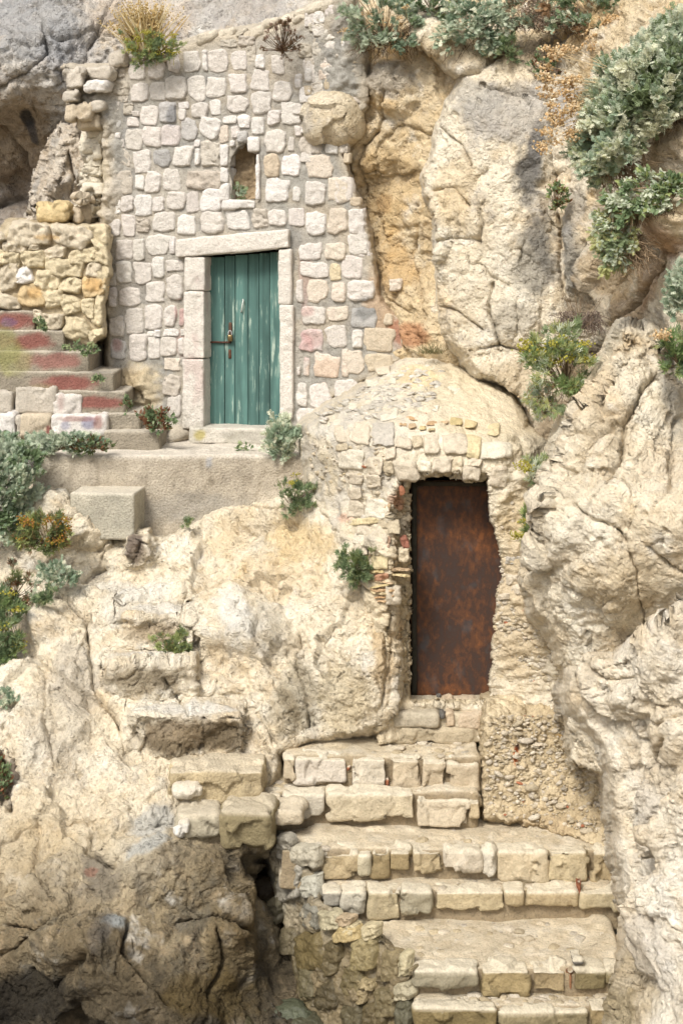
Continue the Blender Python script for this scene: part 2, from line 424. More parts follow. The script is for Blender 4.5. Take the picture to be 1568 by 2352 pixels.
# ---- back cliff (upper left grey face and the yellow face right of the masonry)
A_pts = [(-250, -250, 18.5), (200, -250, 18.2), (700, -250, 17.2), (1200, -250, 15.8), (1800, -250, 13.5), (-60, -60, 16.9), (200, 0, 16.3), (400, 60, 15.9), (620, -20, 15.8), (0, 180, 15.7), (110, 190, 15.8), (200, 130, 16.0),
         (50, 320, 16.5), (130, 270, 16.3), (40, 430, 17.0), (0, 540, 16.8), (-150, 400, 16.6), (-200, 800, 16.), (60, 700, 15.8), (260, 120, 16.0), (250, 300, 16.0), (250, 600, 15.6), (500, 400, 15.5),
         (600, 900, 15.2), (760, 40, 14.5), (860, 60, 14.1), (900, 200, 13.9), (820, 350, 13.95), (900, 400, 13.95), (870, 550, 13.98), (950, 600, 13.85), (900, 700, 13.85), (960, 780, 13.5), (985, 500, 13.55), (990, 650, 13.5), (975, 380, 13.6), (1020, 820, 13.3), (840, 760, 14.1),
         (1050, 60, 13.8), (1200, 60, 13.5), (1400, 60, 12.7), (1650, 60, 11.4), (1250, 400, 13.6), (1500, 400, 13.), (1250, 900, 13.6), (1500, 1000, 12.6), (1000, 950, 13.7), (900, 1200, 13.6), (1250, 1300, 12.8), (1800, 800, 12.), (1700, 1300, 11.8)]
f_A = tps(A_pts, 2e-3)
FACADE = [(150, 155), (165, 180), (160, 240), (200, 290), (232, 300), (236, 420), (225, 520), (232, 620), (238, 760), (236, 880), (270, 960), (300, 1060), (720, 1060), (760, 930), (850, 880), (930, 830), (965, 790),
          (930, 730), (885, 690), (865, 600), (850, 510), (822, 430), (800, 360), (790, 330), (830, 270), (850, 250), (850, 160), (840, 60), (800, -30), (700, 22), (620, 55), (560, 66), (480, 78), (400, 106), (360, 128), (300, 142), (262, 152)]
def keepA(px, py):
    s = sdf(px, py, FACADE); k = s < 60
    k &= ~((px > 1120) & (py > 300) & (py < 1400) & (px > 1120))
    return k
# surveyed joints of the grey face
crA = [([(90, 20), (110, 120), (60, 170), (0, 200)], 5, .10), ([(270, -20), (235, 60), (205, 110), (195, 160), (130, 200)], 4, .09), ([(0, 300), (60, 350), (85, 420), (70, 520)], 6, .12),
       ([(0, 470), (40, 450), (90, 470)], 8, .2), ([(210, 100), (250, 60), (310, 40)], 3, .06), ([(430, 25), (480, 10), (520, -20)], 4, .07), ([(0, 60), (60, 90), (90, 160)], 4, .06),
       ([(840, 330), (825, 380), (835, 450)], 5, .12), ([(905, 230), (880, 300), (835, 335)], 5, .14), ([(960, 470), (955, 600), (990, 740)], 5, .10), ([(880, 620), (900, 690), (960, 720)], 4, .08)]
buA = [(905, 205, 58, 62, 0, .34), (60, 130, 120, 60, 40, .10), (150, 40, 80, 60, 30, .10), (880, 330, 50, 60, 20, .06)]
def dispA(P, px, py): return rockdisp(P, 3, .10, .10, .08, 1.1, .034, (1, 1, .8), 35, .18, .08) + feat(px, py, crA, buA, seed=1)
def colA(P, px, py, N):
    left = 1 - sst(px + 40 * fbm(P * 2, 3, 5), 690, 800)
    C1 = rockcol(P, 3, lin(200, 192, 182), lin(214, 208, 198), lin(198, 176, 144), lin(158, 156, 154), .5, .8)
    C2 = rockcol(P, 4, lin(222, 198, 156), lin(234, 216, 182), lin(216, 176, 112), GREY, .8, .25)
    C = mix(C2, C1, left)
    C = patches(C, px, py, P, [(30, 330, 120, 130, 20, lin(170, 146, 112), .75), (40, 470, 110, 110, 0, lin(150, 134, 118), .6), (62, 272, 16, 22, -20, lin(50, 48, 46), .9), (78, 305, 12, 30, -25, lin(70, 72, 78), .8),
        (70, 60, 150, 90, 0, lin(166, 167, 168), .7), (150, 120, 70, 60, 0, lin(176, 178, 182), .5), (330, 40, 130, 60, 0, lin(205, 184, 160), .5), (560, 30, 140, 50, 0, lin(188, 182, 176), .6),
        (905, 190, 55, 50, 0, lin(196, 188, 176), .7), (900, 420, 80, 120, 0, lin(214, 182, 128), .5), (920, 620, 50, 70, 0, lin(206, 166, 104), .6), (960, 770, 40, 30, 0, lin(196, 128, 82), .7), (880, 470, 30, 24, 0, lin(190, 150, 96), .6)], 1)
    return C
cliff = build('cliff', relief(-260, 1810, -250, 1330, 3.2, f_A, dispA, colA, keepA, lambda P, px, py: rockfine(P, 5, .013)), M_ROCK, kind='structure')

# ---- the main pale buttress to the right of the masonry
BUT = [(900, -260), (925, 40), (950, 100), (1010, 150), (1045, 190), (1015, 240), (990, 290), (985, 340), (965, 400), (970, 450), (990, 490), (995, 560), (1000, 640), (1004, 700), (1012, 760), (1050, 840), (1092, 880), (1135, 892),
       (1168, 915), (1200, 940), (1222, 1020), (1228, 1120), (1215, 1220), (1215, 1420), (1900, 1420), (1900, -260)]
f_B = tps([(930, -250, 16.5), (1400, -250, 15.), (1900, -250, 13.), (930, 0, 14.2), (960, 90, 13.5), (1040, 100, 13.35), (1110, 130, 13.2), (1180, 40, 13.7), (1200, 130, 13.3), (1250, 190, 13.15), (1400, 60, 12.8), (1600, 40, 11.8),
    (1040, 220, 13.25), (1000, 330, 13.2), (1090, 260, 12.95), (1180, 260, 12.85), (1250, 330, 12.85), (1100, 420, 12.8), (1200, 450, 12.8), (1020, 500, 12.95), (1010, 640, 12.95), (1100, 560, 12.72), (1190, 600, 12.65), (1270, 560, 12.65),
    (1150, 700, 12.58), (1060, 760, 12.72), (1240, 720, 12.58), (1120, 850, 12.6), (1200, 830, 12.6), (1260, 830, 12.55), (1340, 480, 12.5), (1320, 600, 12.5), (1400, 300, 12.2), (1480, 320, 11.6), (1560, 200, 11.2), (1568, 350, 11.), (1420, 560, 11.9),
    (1380, 680, 12.1), (1480, 600, 11.2), (1560, 500, 10.9), (1560, 640, 10.9), (1700, 500, 10.4), (1700, 1000, 10.4), (1440, 760, 11.6), (1290, 920, 12.3), (1240, 1000, 12.25), (1260, 1150, 12.0), (1230, 1300, 11.9), (1400, 1300, 11.6), (1800, 1300, 10.8)], 2e-3)
crB = [([(1484, 500), (1494, 570), (1486, 640), (1450, 700), (1405, 750)], 7, .25), ([(1268, 380), (1282, 470), (1290, 560), (1290, 640), (1298, 700)], 4, .2), ([(1270, 280), (1268, 380), (1282, 470), (1290, 560), (1290, 640), (1298, 700), (1310, 760)], 4., .22), ([(1105, 190), (1170, 205), (1240, 235), (1262, 238)], 5, .16), ([(1040, 190), (1090, 160), (1130, 130), (1200, 110)], 6, .16),
       ([(1000, 560), (1040, 545), (1100, 550)], 4, .07), ([(1130, 650), (1122, 720), (1150, 790), (1200, 810)], 5, .16), ([(1012, 700), (1060, 720), (1110, 760)], 4, .08), ([(1095, 450), (1110, 510), (1100, 560)], 4, .06),
       ([(1370, 560), (1340, 640), (1350, 700)], 5, .15), ([(1420, 520), (1440, 600), (1400, 680)], 7, .2), ([(1010, 290), (1060, 330), (1080, 380)], 5, .08), ([(1000, 440), (1040, 430), (1075, 470)], 5, .09), ([(1050, 830), (1100, 800), (1150, 790)], 4, .08),
       ([(1330, 200), (1335, 300), (1320, 420)], 6, .1), ([(1478, 260), (1468, 330), (1480, 400)], 7, .2), ([(1530, 560), (1515, 600), (1500, 640)], 6, .2)]
buB = [ (1180, 740, 60, 70, 0, .12), (1540, 350, 60, 70, 0, .35), (1548, 520, 50, 60, 0, .4), (1400, 720, 50, 80, 30, .2), (1340, 580, 45, 130, 5, .08)]
def depB(px, py):
    S = np.stack([px / 50., py / 50., 0 * px], -1)
    s = sdf(px, py, BUT) + 12 * fbm(S, 4, 3, .65)
    under = sst(py, 700, 900) * (1 - sst(px, 1180, 1260))
    return f_B(px, py) + turn(s, 24 + 14 * under, .40 + .15 * under)
def dispB(P, px, py): return rockdisp(P, 13, .05, .07, .05, 1.3, .024, (1.1, 1, .72), -14, .17, .05) + feat(px, py, crB, buB, seed=2)
def colB(P, px, py, N):
    C = rockcol(P, 13, lin(238, 222, 192), lin(248, 238, 216), lin(228, 192, 134), lin(186, 180, 172), .5, .45)
    return patches(C, px, py, P, [(1180, 270, 120, 80, 10, lin(190, 184, 176), .7), (1100, 230, 70, 50, 0, lin(186, 180, 170), .6), (1215, 390, 42, 95, 12, lin(104, 104, 104), .85), (1225, 340, 30, 60, 0, lin(120, 118, 116), .6),
        (1228, 600, 52, 108, 2, lin(128, 124, 116), .9), (1235, 470, 50, 40, 0, lin(150, 144, 136), .5), (1340, 600, 34, 90, 0, lin(140, 138, 132), .75), (1350, 480, 40, 60, 0, lin(170, 166, 160), .6), (1340, 260, 70, 70, 0, lin(184, 180, 178), .7),
        (1050, 420, 60, 90, 0, lin(228, 200, 150), .4), (1060, 110, 70, 50, 0, lin(222, 196, 152), .6), (1210, 120, 80, 60, 0, lin(176, 154, 120), .7), (1050, 480, 40, 60, 0, lin(232, 206, 160), .5), (1140, 640, 120, 120, 0, lin(242, 230, 206), .4),
        (1190, 870, 60, 50, 0, lin(206, 184, 148), .5), (1290, 1000, 60, 110, 25, lin(150, 128, 96), .8), (1370, 850, 50, 70, 30, lin(164, 138, 100), .8), (1440, 720, 40, 60, 20, lin(150, 122, 88), .7), (1250, 1120, 30, 90, 0, lin(160, 138, 104), .7), (1350, 720, 60, 40, 0, lin(130, 112, 92), .6), (1480, 640, 30, 70, 10, lin(170, 130, 92), .6), (1180, 730, 50, 40, 0, lin(186, 176, 158), .6), (1320, 90, 120, 40, 0, lin(110, 90, 66), .6), (1530, 330, 80, 70, 0, lin(222, 192, 146), .6), (1545, 560, 40, 50, 40, lin(186, 128, 80), .6), (1400, 640, 60, 60, 0, lin(214, 178, 122), .5)], 2)  # brown patches in the gully behind the outcrop paint in its shade
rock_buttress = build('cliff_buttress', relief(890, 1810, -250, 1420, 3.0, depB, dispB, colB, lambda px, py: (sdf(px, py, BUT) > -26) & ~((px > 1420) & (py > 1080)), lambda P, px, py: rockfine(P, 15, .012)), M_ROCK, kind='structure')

# ---- right foreground outcrop, upper mass
OUT = [(1450, 748), (1425, 758), (1398, 820), (1360, 880), (1325, 930), (1300, 965), (1275, 1020), (1250, 1080), (1232, 1150), (1222, 1230), (1206, 1290), (1212, 1350), (1222, 1410), (1248, 1440), (1272, 1490), (1290, 1560), (1300, 1760), (2500, 1800), (2500, 1250), (1700, 1010), (1590, 940), (1564, 890), (1532, 822), (1522, 778), (1490, 756)]
f_O = tps([(1450, 760, 10.45), (1510, 790, 10.45), (1400, 860, 10.3), (1450, 900, 10.12), (1545, 860, 10.3), (1510, 900, 10.1), (1600, 960, 10.3), (1330, 960, 10.3), (1300, 1080, 10.1), (1400, 1050, 9.85), (1520, 1040, 9.95), (1240, 1180, 10.1),
    (1330, 1200, 9.72), (1450, 1200, 9.62), (1568, 1150, 9.45), (1230, 1330, 10.3), (1330, 1350, 9.78), (1450, 1380, 9.66), (1568, 1330, 9.48), (1280, 1450, 10.05), (1400, 1500, 9.85), (1568, 1500, 9.6), (2400, 1250, 8.5), (1800, 1300, 9.0), (1350, 1750, 10.2), (1800, 1700, 9.8)], 2e-3)
crO = [([(1545, 840), (1480, 880), (1450, 950), (1430, 980), (1425, 1060), (1400, 1120)], 5, .15), ([(1470, 900), (1500, 860), (1530, 840)], 5, .1), ([(1340, 1170), (1370, 1200), (1420, 1215), (1440, 1240)], 5, .12), ([(1250, 1090), (1290, 1085), (1330, 1095)], 6, .12),
       ([(1470, 1480), (1472, 1420), (1462, 1300), (1450, 1260)], 4, .09), ([(1310, 1010), (1370, 1020), (1430, 970)], 8, .10), ([(1560, 960), (1535, 1060), (1540, 1150)], 8, .08), ([(1270, 1060), (1262, 1120), (1300, 1180)], 6, .1), ([(1500, 1250), (1540, 1300), (1568, 1310)], 5, .1),
       ([(1290, 1330), (1340, 1360), (1390, 1430)], 6, .06), ([(1400, 780), (1460, 800), (1500, 830)], 6, .08)]
buO = [(1400, 910, 70, 130, 35, .10), (1290, 1180, 60, 110, 0, .10), (1300, 1330, 60, 90, 0, .08), (1430, 1320, 110, 90, 0, .05), (1235, 1300, 30, 60, 0, .12)]
def depO(px, py):
    S = np.stack([px / 45., py / 45., 0 * px], -1); s = sdf(px, py, OUT) + 16 * fbm(S, 4, 13, .65)
    ridge = 1 - sst(segdist(px, py, [(1425, 745), (1360, 860), (1290, 960), (1240, 1090), (1215, 1260)]), 4, 55)
    return f_O(px, py) + turn(s, 22, .45, 1.6) - .22 * ridge
def dispO(P, px, py): return rockdisp(P, 23, .06, .08, .06, 1.3, .020, (1.2, 1, .8), -32, .26, .03) + feat(px, py, crO, buO, seed=3)
def colO(P, px, py, N):
    C = rockcol(P, 23, lin(238, 222, 192), lin(248, 238, 216), lin(226, 196, 148), lin(204, 190, 166), .6, .3)
    return patches(C, px, py, P, [(1430, 1330, 110, 90, 0, lin(226, 202, 160), .5), (1545, 900, 30, 130, -5, lin(150, 146, 138), .6), (1400, 1000, 70, 60, 0, lin(224, 204, 170), .5), (1520, 1080, 60, 80, 0, lin(226, 206, 176), .4), (1540, 640, 30, 60, 40, lin(176, 118, 74), .6), (1250, 1300, 50, 100, 0, lin(240, 224, 194), .5)], 3)
build('rock_outcrop', relief(1180, 2300, 700, 1800, 2.8, depO, dispO, colO, lambda px, py: (sdf(px, py, OUT) > -24) , lambda P, px, py: rockfine(P, 25, .010)), M_ROCK, kind='structure')

# ---- right foreground outcrop, lower mass
LOW = [(2500, 1200), (1900, 1330), (1568, 1402), (1510, 1425), (1440, 1465), (1400, 1498), (1335, 1512), (1296, 1535), (1280, 1590), (1290, 1640), (1325, 1670), (1352, 1700), (1378, 1770), (1392, 1840), (1400, 1900), (1398, 1960), (1415, 2010), (1436, 2070), (1444, 2110), (1430, 2165), (1418, 2230), (1400, 2290), (1380, 2352), (1360, 2480), (1360, 2600), (2500, 2600)]
f_L = tps([(1300, 1570, 9.9), (1350, 1540, 9.7), (1440, 1500, 9.4), (1568, 1440, 9.1), (1350, 1650, 9.75), (1450, 1620, 9.35), (1568, 1600, 9.05), (1400, 1780, 9.5), (1500, 1780, 9.15), (1430, 1900, 9.35), (1568, 1900, 8.85), (1460, 2080, 9.2), (1540, 2080, 8.9), (1470, 2200, 9.0), (1420, 2330, 8.95), (1568, 2300, 8.4), (1450, 2550, 8.5), (1800, 1500, 8.8), (1800, 2000, 8.3), (1800, 2550, 7.9)], 2e-3)
crL = [([(1440, 1505), (1455, 1570), (1460, 1640), (1478, 1700), (1470, 1800)], 6, .16), ([(1490, 1650), (1530, 1660), (1568, 1640)], 7, .14), ([(1560, 2090), (1555, 2250), (1562, 2352)], 5, .12), ([(1350, 1530), (1400, 1560), (1440, 1560)], 5, .08), ([(1400, 1850), (1440, 1870), (1450, 1960)], 7, .1),
       ([(1468, 1700), (1480, 1760), (1540, 1700)], 8, .14), ([(1500, 1800), (1510, 1950), (1490, 2050)], 6, .06)]
buL = [(1450, 1610, 34, 46, 0, .16), (1540, 1690, 60, 60, -30, .16), (1330, 1600, 50, 70, 0, .08), (1420, 1700, 40, 60, 10, .08), (1520, 2150, 60, 120, -15, .10), (1500, 1530, 80, 60, -20, .08)]
def depL(px, py):
    S = np.stack([px / 45., py / 45., 0 * px], -1); s = sdf(px, py, LOW) + 18 * fbm(S, 4, 23, .65)
    return f_L(px, py) + turn(s, 26, .4, 1.7)
def dispL(P, px, py): return rockdisp(P, 33, .07, .09, .06, 1.7, .030, (1.3, 1.2, .6), 8, .24, .05) + feat(px, py, crL, buL, seed=4)
def colL(P, px, py, N):
    C = rockcol(P, 33, lin(238, 223, 196), lin(248, 238, 218), lin(226, 198, 150), lin(196, 186, 170), .5, .35)
    return patches(C, px, py, P, [(1450, 2280, 90, 120, 10, lin(196, 176, 138), .6), (1540, 2200, 50, 100, 0, lin(216, 208, 196), .5), (1480, 1900, 40, 120, 0, lin(220, 212, 200), .5), (1510, 1760, 60, 60, 0, lin(226, 208, 178), .5), (1420, 2320, 50, 70, 0, lin(168, 150, 108), .6)], 4)
build('rock_spur', relief(1250, 2300, 1300, 2580, 3., depL, dispL, colL, lambda px, py: (sdf(px, py, LOW) > -24), lambda P, px, py: rockfine(P, 35, .010)), M_ROCK, kind='structure')

# ---- left rock slope with the rock-cut steps
SL = [(-400, 900), (-20, 1230), (40, 1180), (62, 1125), (84, 1102), (160, 1110), (200, 1180), (325, 1236), (400, 1214), (440, 1186), (480, 1160), (560, 1142), (640, 1130), (700, 1112), (745, 1130), (790, 1180), (880, 1230), (925, 1330), (930, 1500), (920, 1640), (880, 1690), (760, 1712), (660, 1745), (645, 1840), (632, 1930), (628, 1960), (600, 2010), (560, 2040), (648, 2080), (700, 2160), (760, 2352), (800, 2600), (-400, 2600)]
f_S = tps([(-300, 1150, 13.6), (-100, 1300, 13.0), (0, 1270, 12.95), (80, 1120, 12.8), (200, 1120, 12.85), (330, 1230, 12.75), (430, 1200, 12.88), (560, 1150, 12.92), (680, 1110, 12.85), (720, 1170, 12.45), (790, 1200, 12.1), (120, 1230, 12.6), (220, 1260, 12.6), (60, 1330, 12.6), (200, 1340, 12.5), (450, 1300, 12.4), (620, 1260, 12.4),
    (780, 1300, 11.85), (860, 1330, 11.6), (900, 1450, 11.45), (890, 1620, 11.35), (840, 1690, 11.25), (200, 1400, 12.2), (120, 1400, 12.2), (0, 1480, 12.1), (-200, 1600, 11.8), (350, 1400, 12.15), (550, 1420, 11.9), (700, 1450, 11.65), (780, 1500, 11.4), (120, 1550, 11.6), (30, 1650, 11.4), (200, 1620, 11.35), (330, 1560, 11.55), (500, 1560, 11.55), (620, 1580, 11.4),
    (700, 1660, 11.25), (600, 1740, 11.05), (400, 1680, 11.2), (250, 1740, 10.95), (100, 1780, 10.9), (0, 1850, 10.75), (-200, 1900, 10.7), (420, 1780, 10.95), (330, 1850, 10.6), (500, 1890, 10.6), (600, 1850, 10.8), (150, 1950, 10.4), (300, 1960, 10.3), (440, 1970, 10.32), (540, 1980, 10.45), (0, 2050, 10.25), (180, 2080, 10.0),
    (350, 2080, 10.1), (480, 2100, 10.15), (560, 2110, 10.2), (30, 2180, 10.0), (200, 2180, 9.65), (320, 2160, 9.85), (440, 2200, 10.0), (560, 2200, 10.2), (100, 2300, 9.9), (280, 2260, 9.6), (420, 2320, 9.6), (560, 2320, 10.0), (640, 2200, 10.5), (660, 2320, 10.1), (0, 2350, 10.1), (-200, 2350, 10.), (300, 2550, 9.5), (700, 2550, 9.7), (-300, 2550, 9.9), (600, 2050, 10.9)], 1.5e-3)
CUTS = [(306, 560, 1642, 1738, 11.02, .44), (250, 450, 1522, 1600, 11.40, .42), (282, 440, 1416, 1496, 11.82, .38), (292, 350, 1235, 1300, 12.42, .25)]
def cuts(px, py, Y):
    S = np.stack([px / 60., py / 60., np.zeros_like(px)], -1); wy = py + 8 * fbm(S, 4, 70, .65); wx = px + 20 * fbm(S + 9, 4, 72, .65)
    for x0, x1, yt, yb, Yf, A in CUTS:
        yb_ = yb + 14 * noise3(S * .7, 75); win = sst(wx, x0 - 14, x0 + 8) * (1 - sst(wx, x1 - 8, x1 + 16))
        yk = HY + (yt - HY) * Yf / (Yf + A)
        blk = np.where(wy > yt, Yf, np.minimum(Yf * (yt - HY) / np.maximum(wy - HY, 1), Yf + A))
        wv = (1 - sst(wy, yb_ - 6, yb_ + 16)) * sst(wy, yk - 46, yk - 2)
        Y = Y + (blk - Y) * win * wv
    return Y
LED = [(288, 430, 1418, 26, .32, 90, .0), (255, 420, 1522, 24, .30, 80, .02), (300, 560, 1642, 30, .36, 90, .03), (300, 350, 1235, 20, .2, 70, 0)]
crS = [([(130, 1370), (180, 1410), (240, 1440), (290, 1430)], 5, .16), ([(200, 1420), (205, 1500), (215, 1580), (270, 1650), (300, 1740)], 5, .16), ([(95, 1545), (105, 1640), (120, 1760)], 4, .12), ([(230, 1260), (262, 1230), (252, 1190)], 6, .14), ([(240, 1300), (210, 1310), (180, 1340), (120, 1360)], 6, .12),
       ([(380, 1560), (400, 1600), (440, 1640), (470, 1650)], 5, .10), ([(690, 1460), (680, 1530), (700, 1600), (720, 1700)], 5, .12), ([(770, 1420), (740, 1480), (760, 1560)], 5, .08), ([(590, 1640), (630, 1700), (650, 1740)], 6, .10), ([(620, 1420), (600, 1490), (640, 1560)], 6, .07),
       ([(460, 1380), (440, 1440), (450, 1500)], 5, .07), ([(550, 1160), (620, 1180), (680, 1190)], 4, .09), ([(540, 1215), (600, 1225), (670, 1205)], 5, .08), ([(200, 1890), (190, 1950), (260, 1990)], 7, .12), ([(300, 2120), (290, 2180), (350, 2250), (400, 2290)], 7, .16), ([(0, 2120), (60, 2130), (150, 2090), (220, 2090)], 6, .10),
       ([(60, 2240), (140, 2300), (180, 2352)], 8, .15), ([(500, 2130), (505, 2200), (480, 2300)], 6, .12), ([(410, 2120), (490, 2100), (560, 2140)], 6, .12), ([(20, 1740), (12, 1800), (20, 1860)], 10, .25), ([(870, 1400), (905, 1460), (890, 1540)], 5, .08), ([(880, 1420), (885, 1500), (875, 1620)], 5, .1),
       ([(180, 1480), (140, 1500), (60, 1520)], 5, .08), ([(320, 1890), (420, 1880), (470, 1860)], 6, .08)]
buS = [(110, 1170, 60, 52, 0, .12), (195, 1215, 62, 50, 15, .20), (120, 1265, 55, 28, 10, .10), (265, 1270, 30, 40, 0, .10), (60, 1290, 40, 30, 0, .1), (250, 1380, 120, 42, 12, .10), (90, 1430, 60, 40, 0, .14), (70, 1640, 50, 120, 5, .14), (150, 1640, 55, 130, 5, .10), (560, 1450, 110, 90, 20, .12), (800, 1500, 90, 130, -10, .08), (640, 1620, 60, 90, -20, .08),
       (850, 1560, 40, 100, 0, .10), (430, 2010, 150, 60, 8, .08), (380, 2200, 110, 70, 0, .06), (180, 2160, 130, 60, -15, .10), (90, 2020, 100, 70, 0, .10), (330, 1960, 110, 60, -20, .10), (520, 2170, 60, 110, 0, .14), (620, 1180, 90, 40, -8, .08), (240, 1860, 60, 50, 20, .12)]
def depS(px, py):
    S = np.stack([px / 45., py / 45., 0 * px], -1); s = sdf(px, py, SL) + 6 * noise3(S, 33) + 4 * noise3(S * 3, 34)
    y = f_S(px, py) + turn(s, 26, .5, 1.7) + 0
    y = cuts(px, py, y)
    y += .26 * (1 - sst(ell(px, py, 580, 1990, 46, 44, 20), .4, 1.2)) + .2 * (1 - sst(ell(px, py, 620, 2150, 70, 150, 0), .4, 1.2))      # gully
    y += .4 * (1 - sst(ell(px, py, 2, 1790, 14, 60, 0), .4, 1.2))
    return y
def dispS(P, px, py): return rockdisp(P, 43, .07, .08, .06, 1.5, .026, (1, 1, 1.1), 25, .18, .06) + feat(px, py, crS, buS, seed=5)
def colS(P, px, py, N):
    C = rockcol(P, 43, lin(236, 220, 190), lin(248, 238, 216), lin(226, 194, 140), lin(190, 184, 174), .5, .4)
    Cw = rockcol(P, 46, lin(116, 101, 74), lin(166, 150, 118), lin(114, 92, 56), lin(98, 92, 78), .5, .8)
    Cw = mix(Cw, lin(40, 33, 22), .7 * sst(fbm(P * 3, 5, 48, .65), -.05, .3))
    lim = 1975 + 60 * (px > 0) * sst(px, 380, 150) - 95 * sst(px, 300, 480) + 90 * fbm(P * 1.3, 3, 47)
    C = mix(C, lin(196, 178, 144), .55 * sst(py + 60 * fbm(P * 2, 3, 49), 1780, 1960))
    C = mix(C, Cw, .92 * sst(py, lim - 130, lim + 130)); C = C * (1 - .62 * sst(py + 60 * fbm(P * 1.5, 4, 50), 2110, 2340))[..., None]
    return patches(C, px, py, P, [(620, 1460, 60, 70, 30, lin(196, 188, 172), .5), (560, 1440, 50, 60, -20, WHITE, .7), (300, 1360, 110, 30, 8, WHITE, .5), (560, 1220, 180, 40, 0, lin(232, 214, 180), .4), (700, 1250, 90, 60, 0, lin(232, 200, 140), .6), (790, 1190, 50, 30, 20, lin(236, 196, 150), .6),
        (640, 1330, 120, 60, 0, lin(230, 200, 148), .4), (310, 1260, 24, 44, 0, lin(112, 96, 88), .85), (430, 1692, 140, 48, 0, lin(128, 108, 78), .8), (520, 1690, 60, 40, 0, lin(100, 88, 68), .6), (400, 1720, 90, 22, 0, lin(110, 96, 72), .5), (345, 1560, 96, 34, 0, lin(160, 144, 116), .85), (355, 1456, 74, 28, 0, lin(186, 166, 136), .75), (320, 1275, 26, 24, 0, lin(150, 134, 114), .6), (345, 1508, 90, 10, 0, WHITE, .6), (430, 1628, 130, 12, 0, WHITE, .6), (360, 1405, 76, 10, 0, WHITE, .6),  # thin white strips paint light onto the tops of the cut steps
        (690, 1590, 50, 90, -10, lin(150, 138, 112), .6), (660, 1640, 40, 60, 0, lin(140, 124, 92), .5), (170, 1560, 60, 90, 0, lin(206, 196, 180), .6), (140, 1660, 80, 110, 0, lin(208, 194, 170), .5), (345, 1880, 70, 40, -20, lin(200, 200, 194), .7), (340, 1950, 60, 26, -25, lin(196, 198, 194), .7), (265, 2120, 36, 22, 0, lin(176, 182, 182), .8),
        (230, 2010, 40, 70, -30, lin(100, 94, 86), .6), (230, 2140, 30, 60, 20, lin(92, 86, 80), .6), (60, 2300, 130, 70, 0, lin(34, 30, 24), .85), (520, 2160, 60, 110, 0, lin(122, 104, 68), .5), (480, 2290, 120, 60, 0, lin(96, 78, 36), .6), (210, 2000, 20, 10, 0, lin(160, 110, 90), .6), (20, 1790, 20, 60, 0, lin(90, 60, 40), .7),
        (880, 1500, 30, 110, 0, lin(212, 180, 130), .6), (790, 1600, 60, 100, 0, lin(206, 188, 150), .6), (600, 1800, 60, 60, 0, lin(198, 176, 130), .5)], 5)
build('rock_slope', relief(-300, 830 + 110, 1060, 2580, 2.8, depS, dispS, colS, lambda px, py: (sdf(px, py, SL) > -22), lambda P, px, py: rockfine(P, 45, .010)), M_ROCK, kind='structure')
# ------------------------------------------------------------------ masonry facade with the green door
def Z1(b): return [b[0] * .50994, b[1] * .50994, b[2] * .50994, b[3] * .50994]
def Z3(b): return [b[0] * .50994, b[1] * .50994 + 517.3, b[2] * .50994, b[3] * .50994 + 517.3]
def Z2(b): return [b[0] * .50994 + 768.5, b[1] * .50994, b[2] * .50994 + 768.5, b[3] * .50994]
def Z4(b): return [b[0] * .50994 + 768.5, b[1] * .50994 + 517.3, b[2] * .50994 + 768.5, b[3] * .50994 + 517.3]
def Z6(b): return [b[0] * .50994 + 768.5, b[1] * .50994 + 1034.7, b[2] * .50994 + 768.5, b[3] * .50994 + 1034.7]
def Z8(b): return [b[0] * .6401 + 564.4, b[1] * .6401 + 1646.1, b[2] * .6401 + 564.4, b[3] * .6401 + 1646.1]

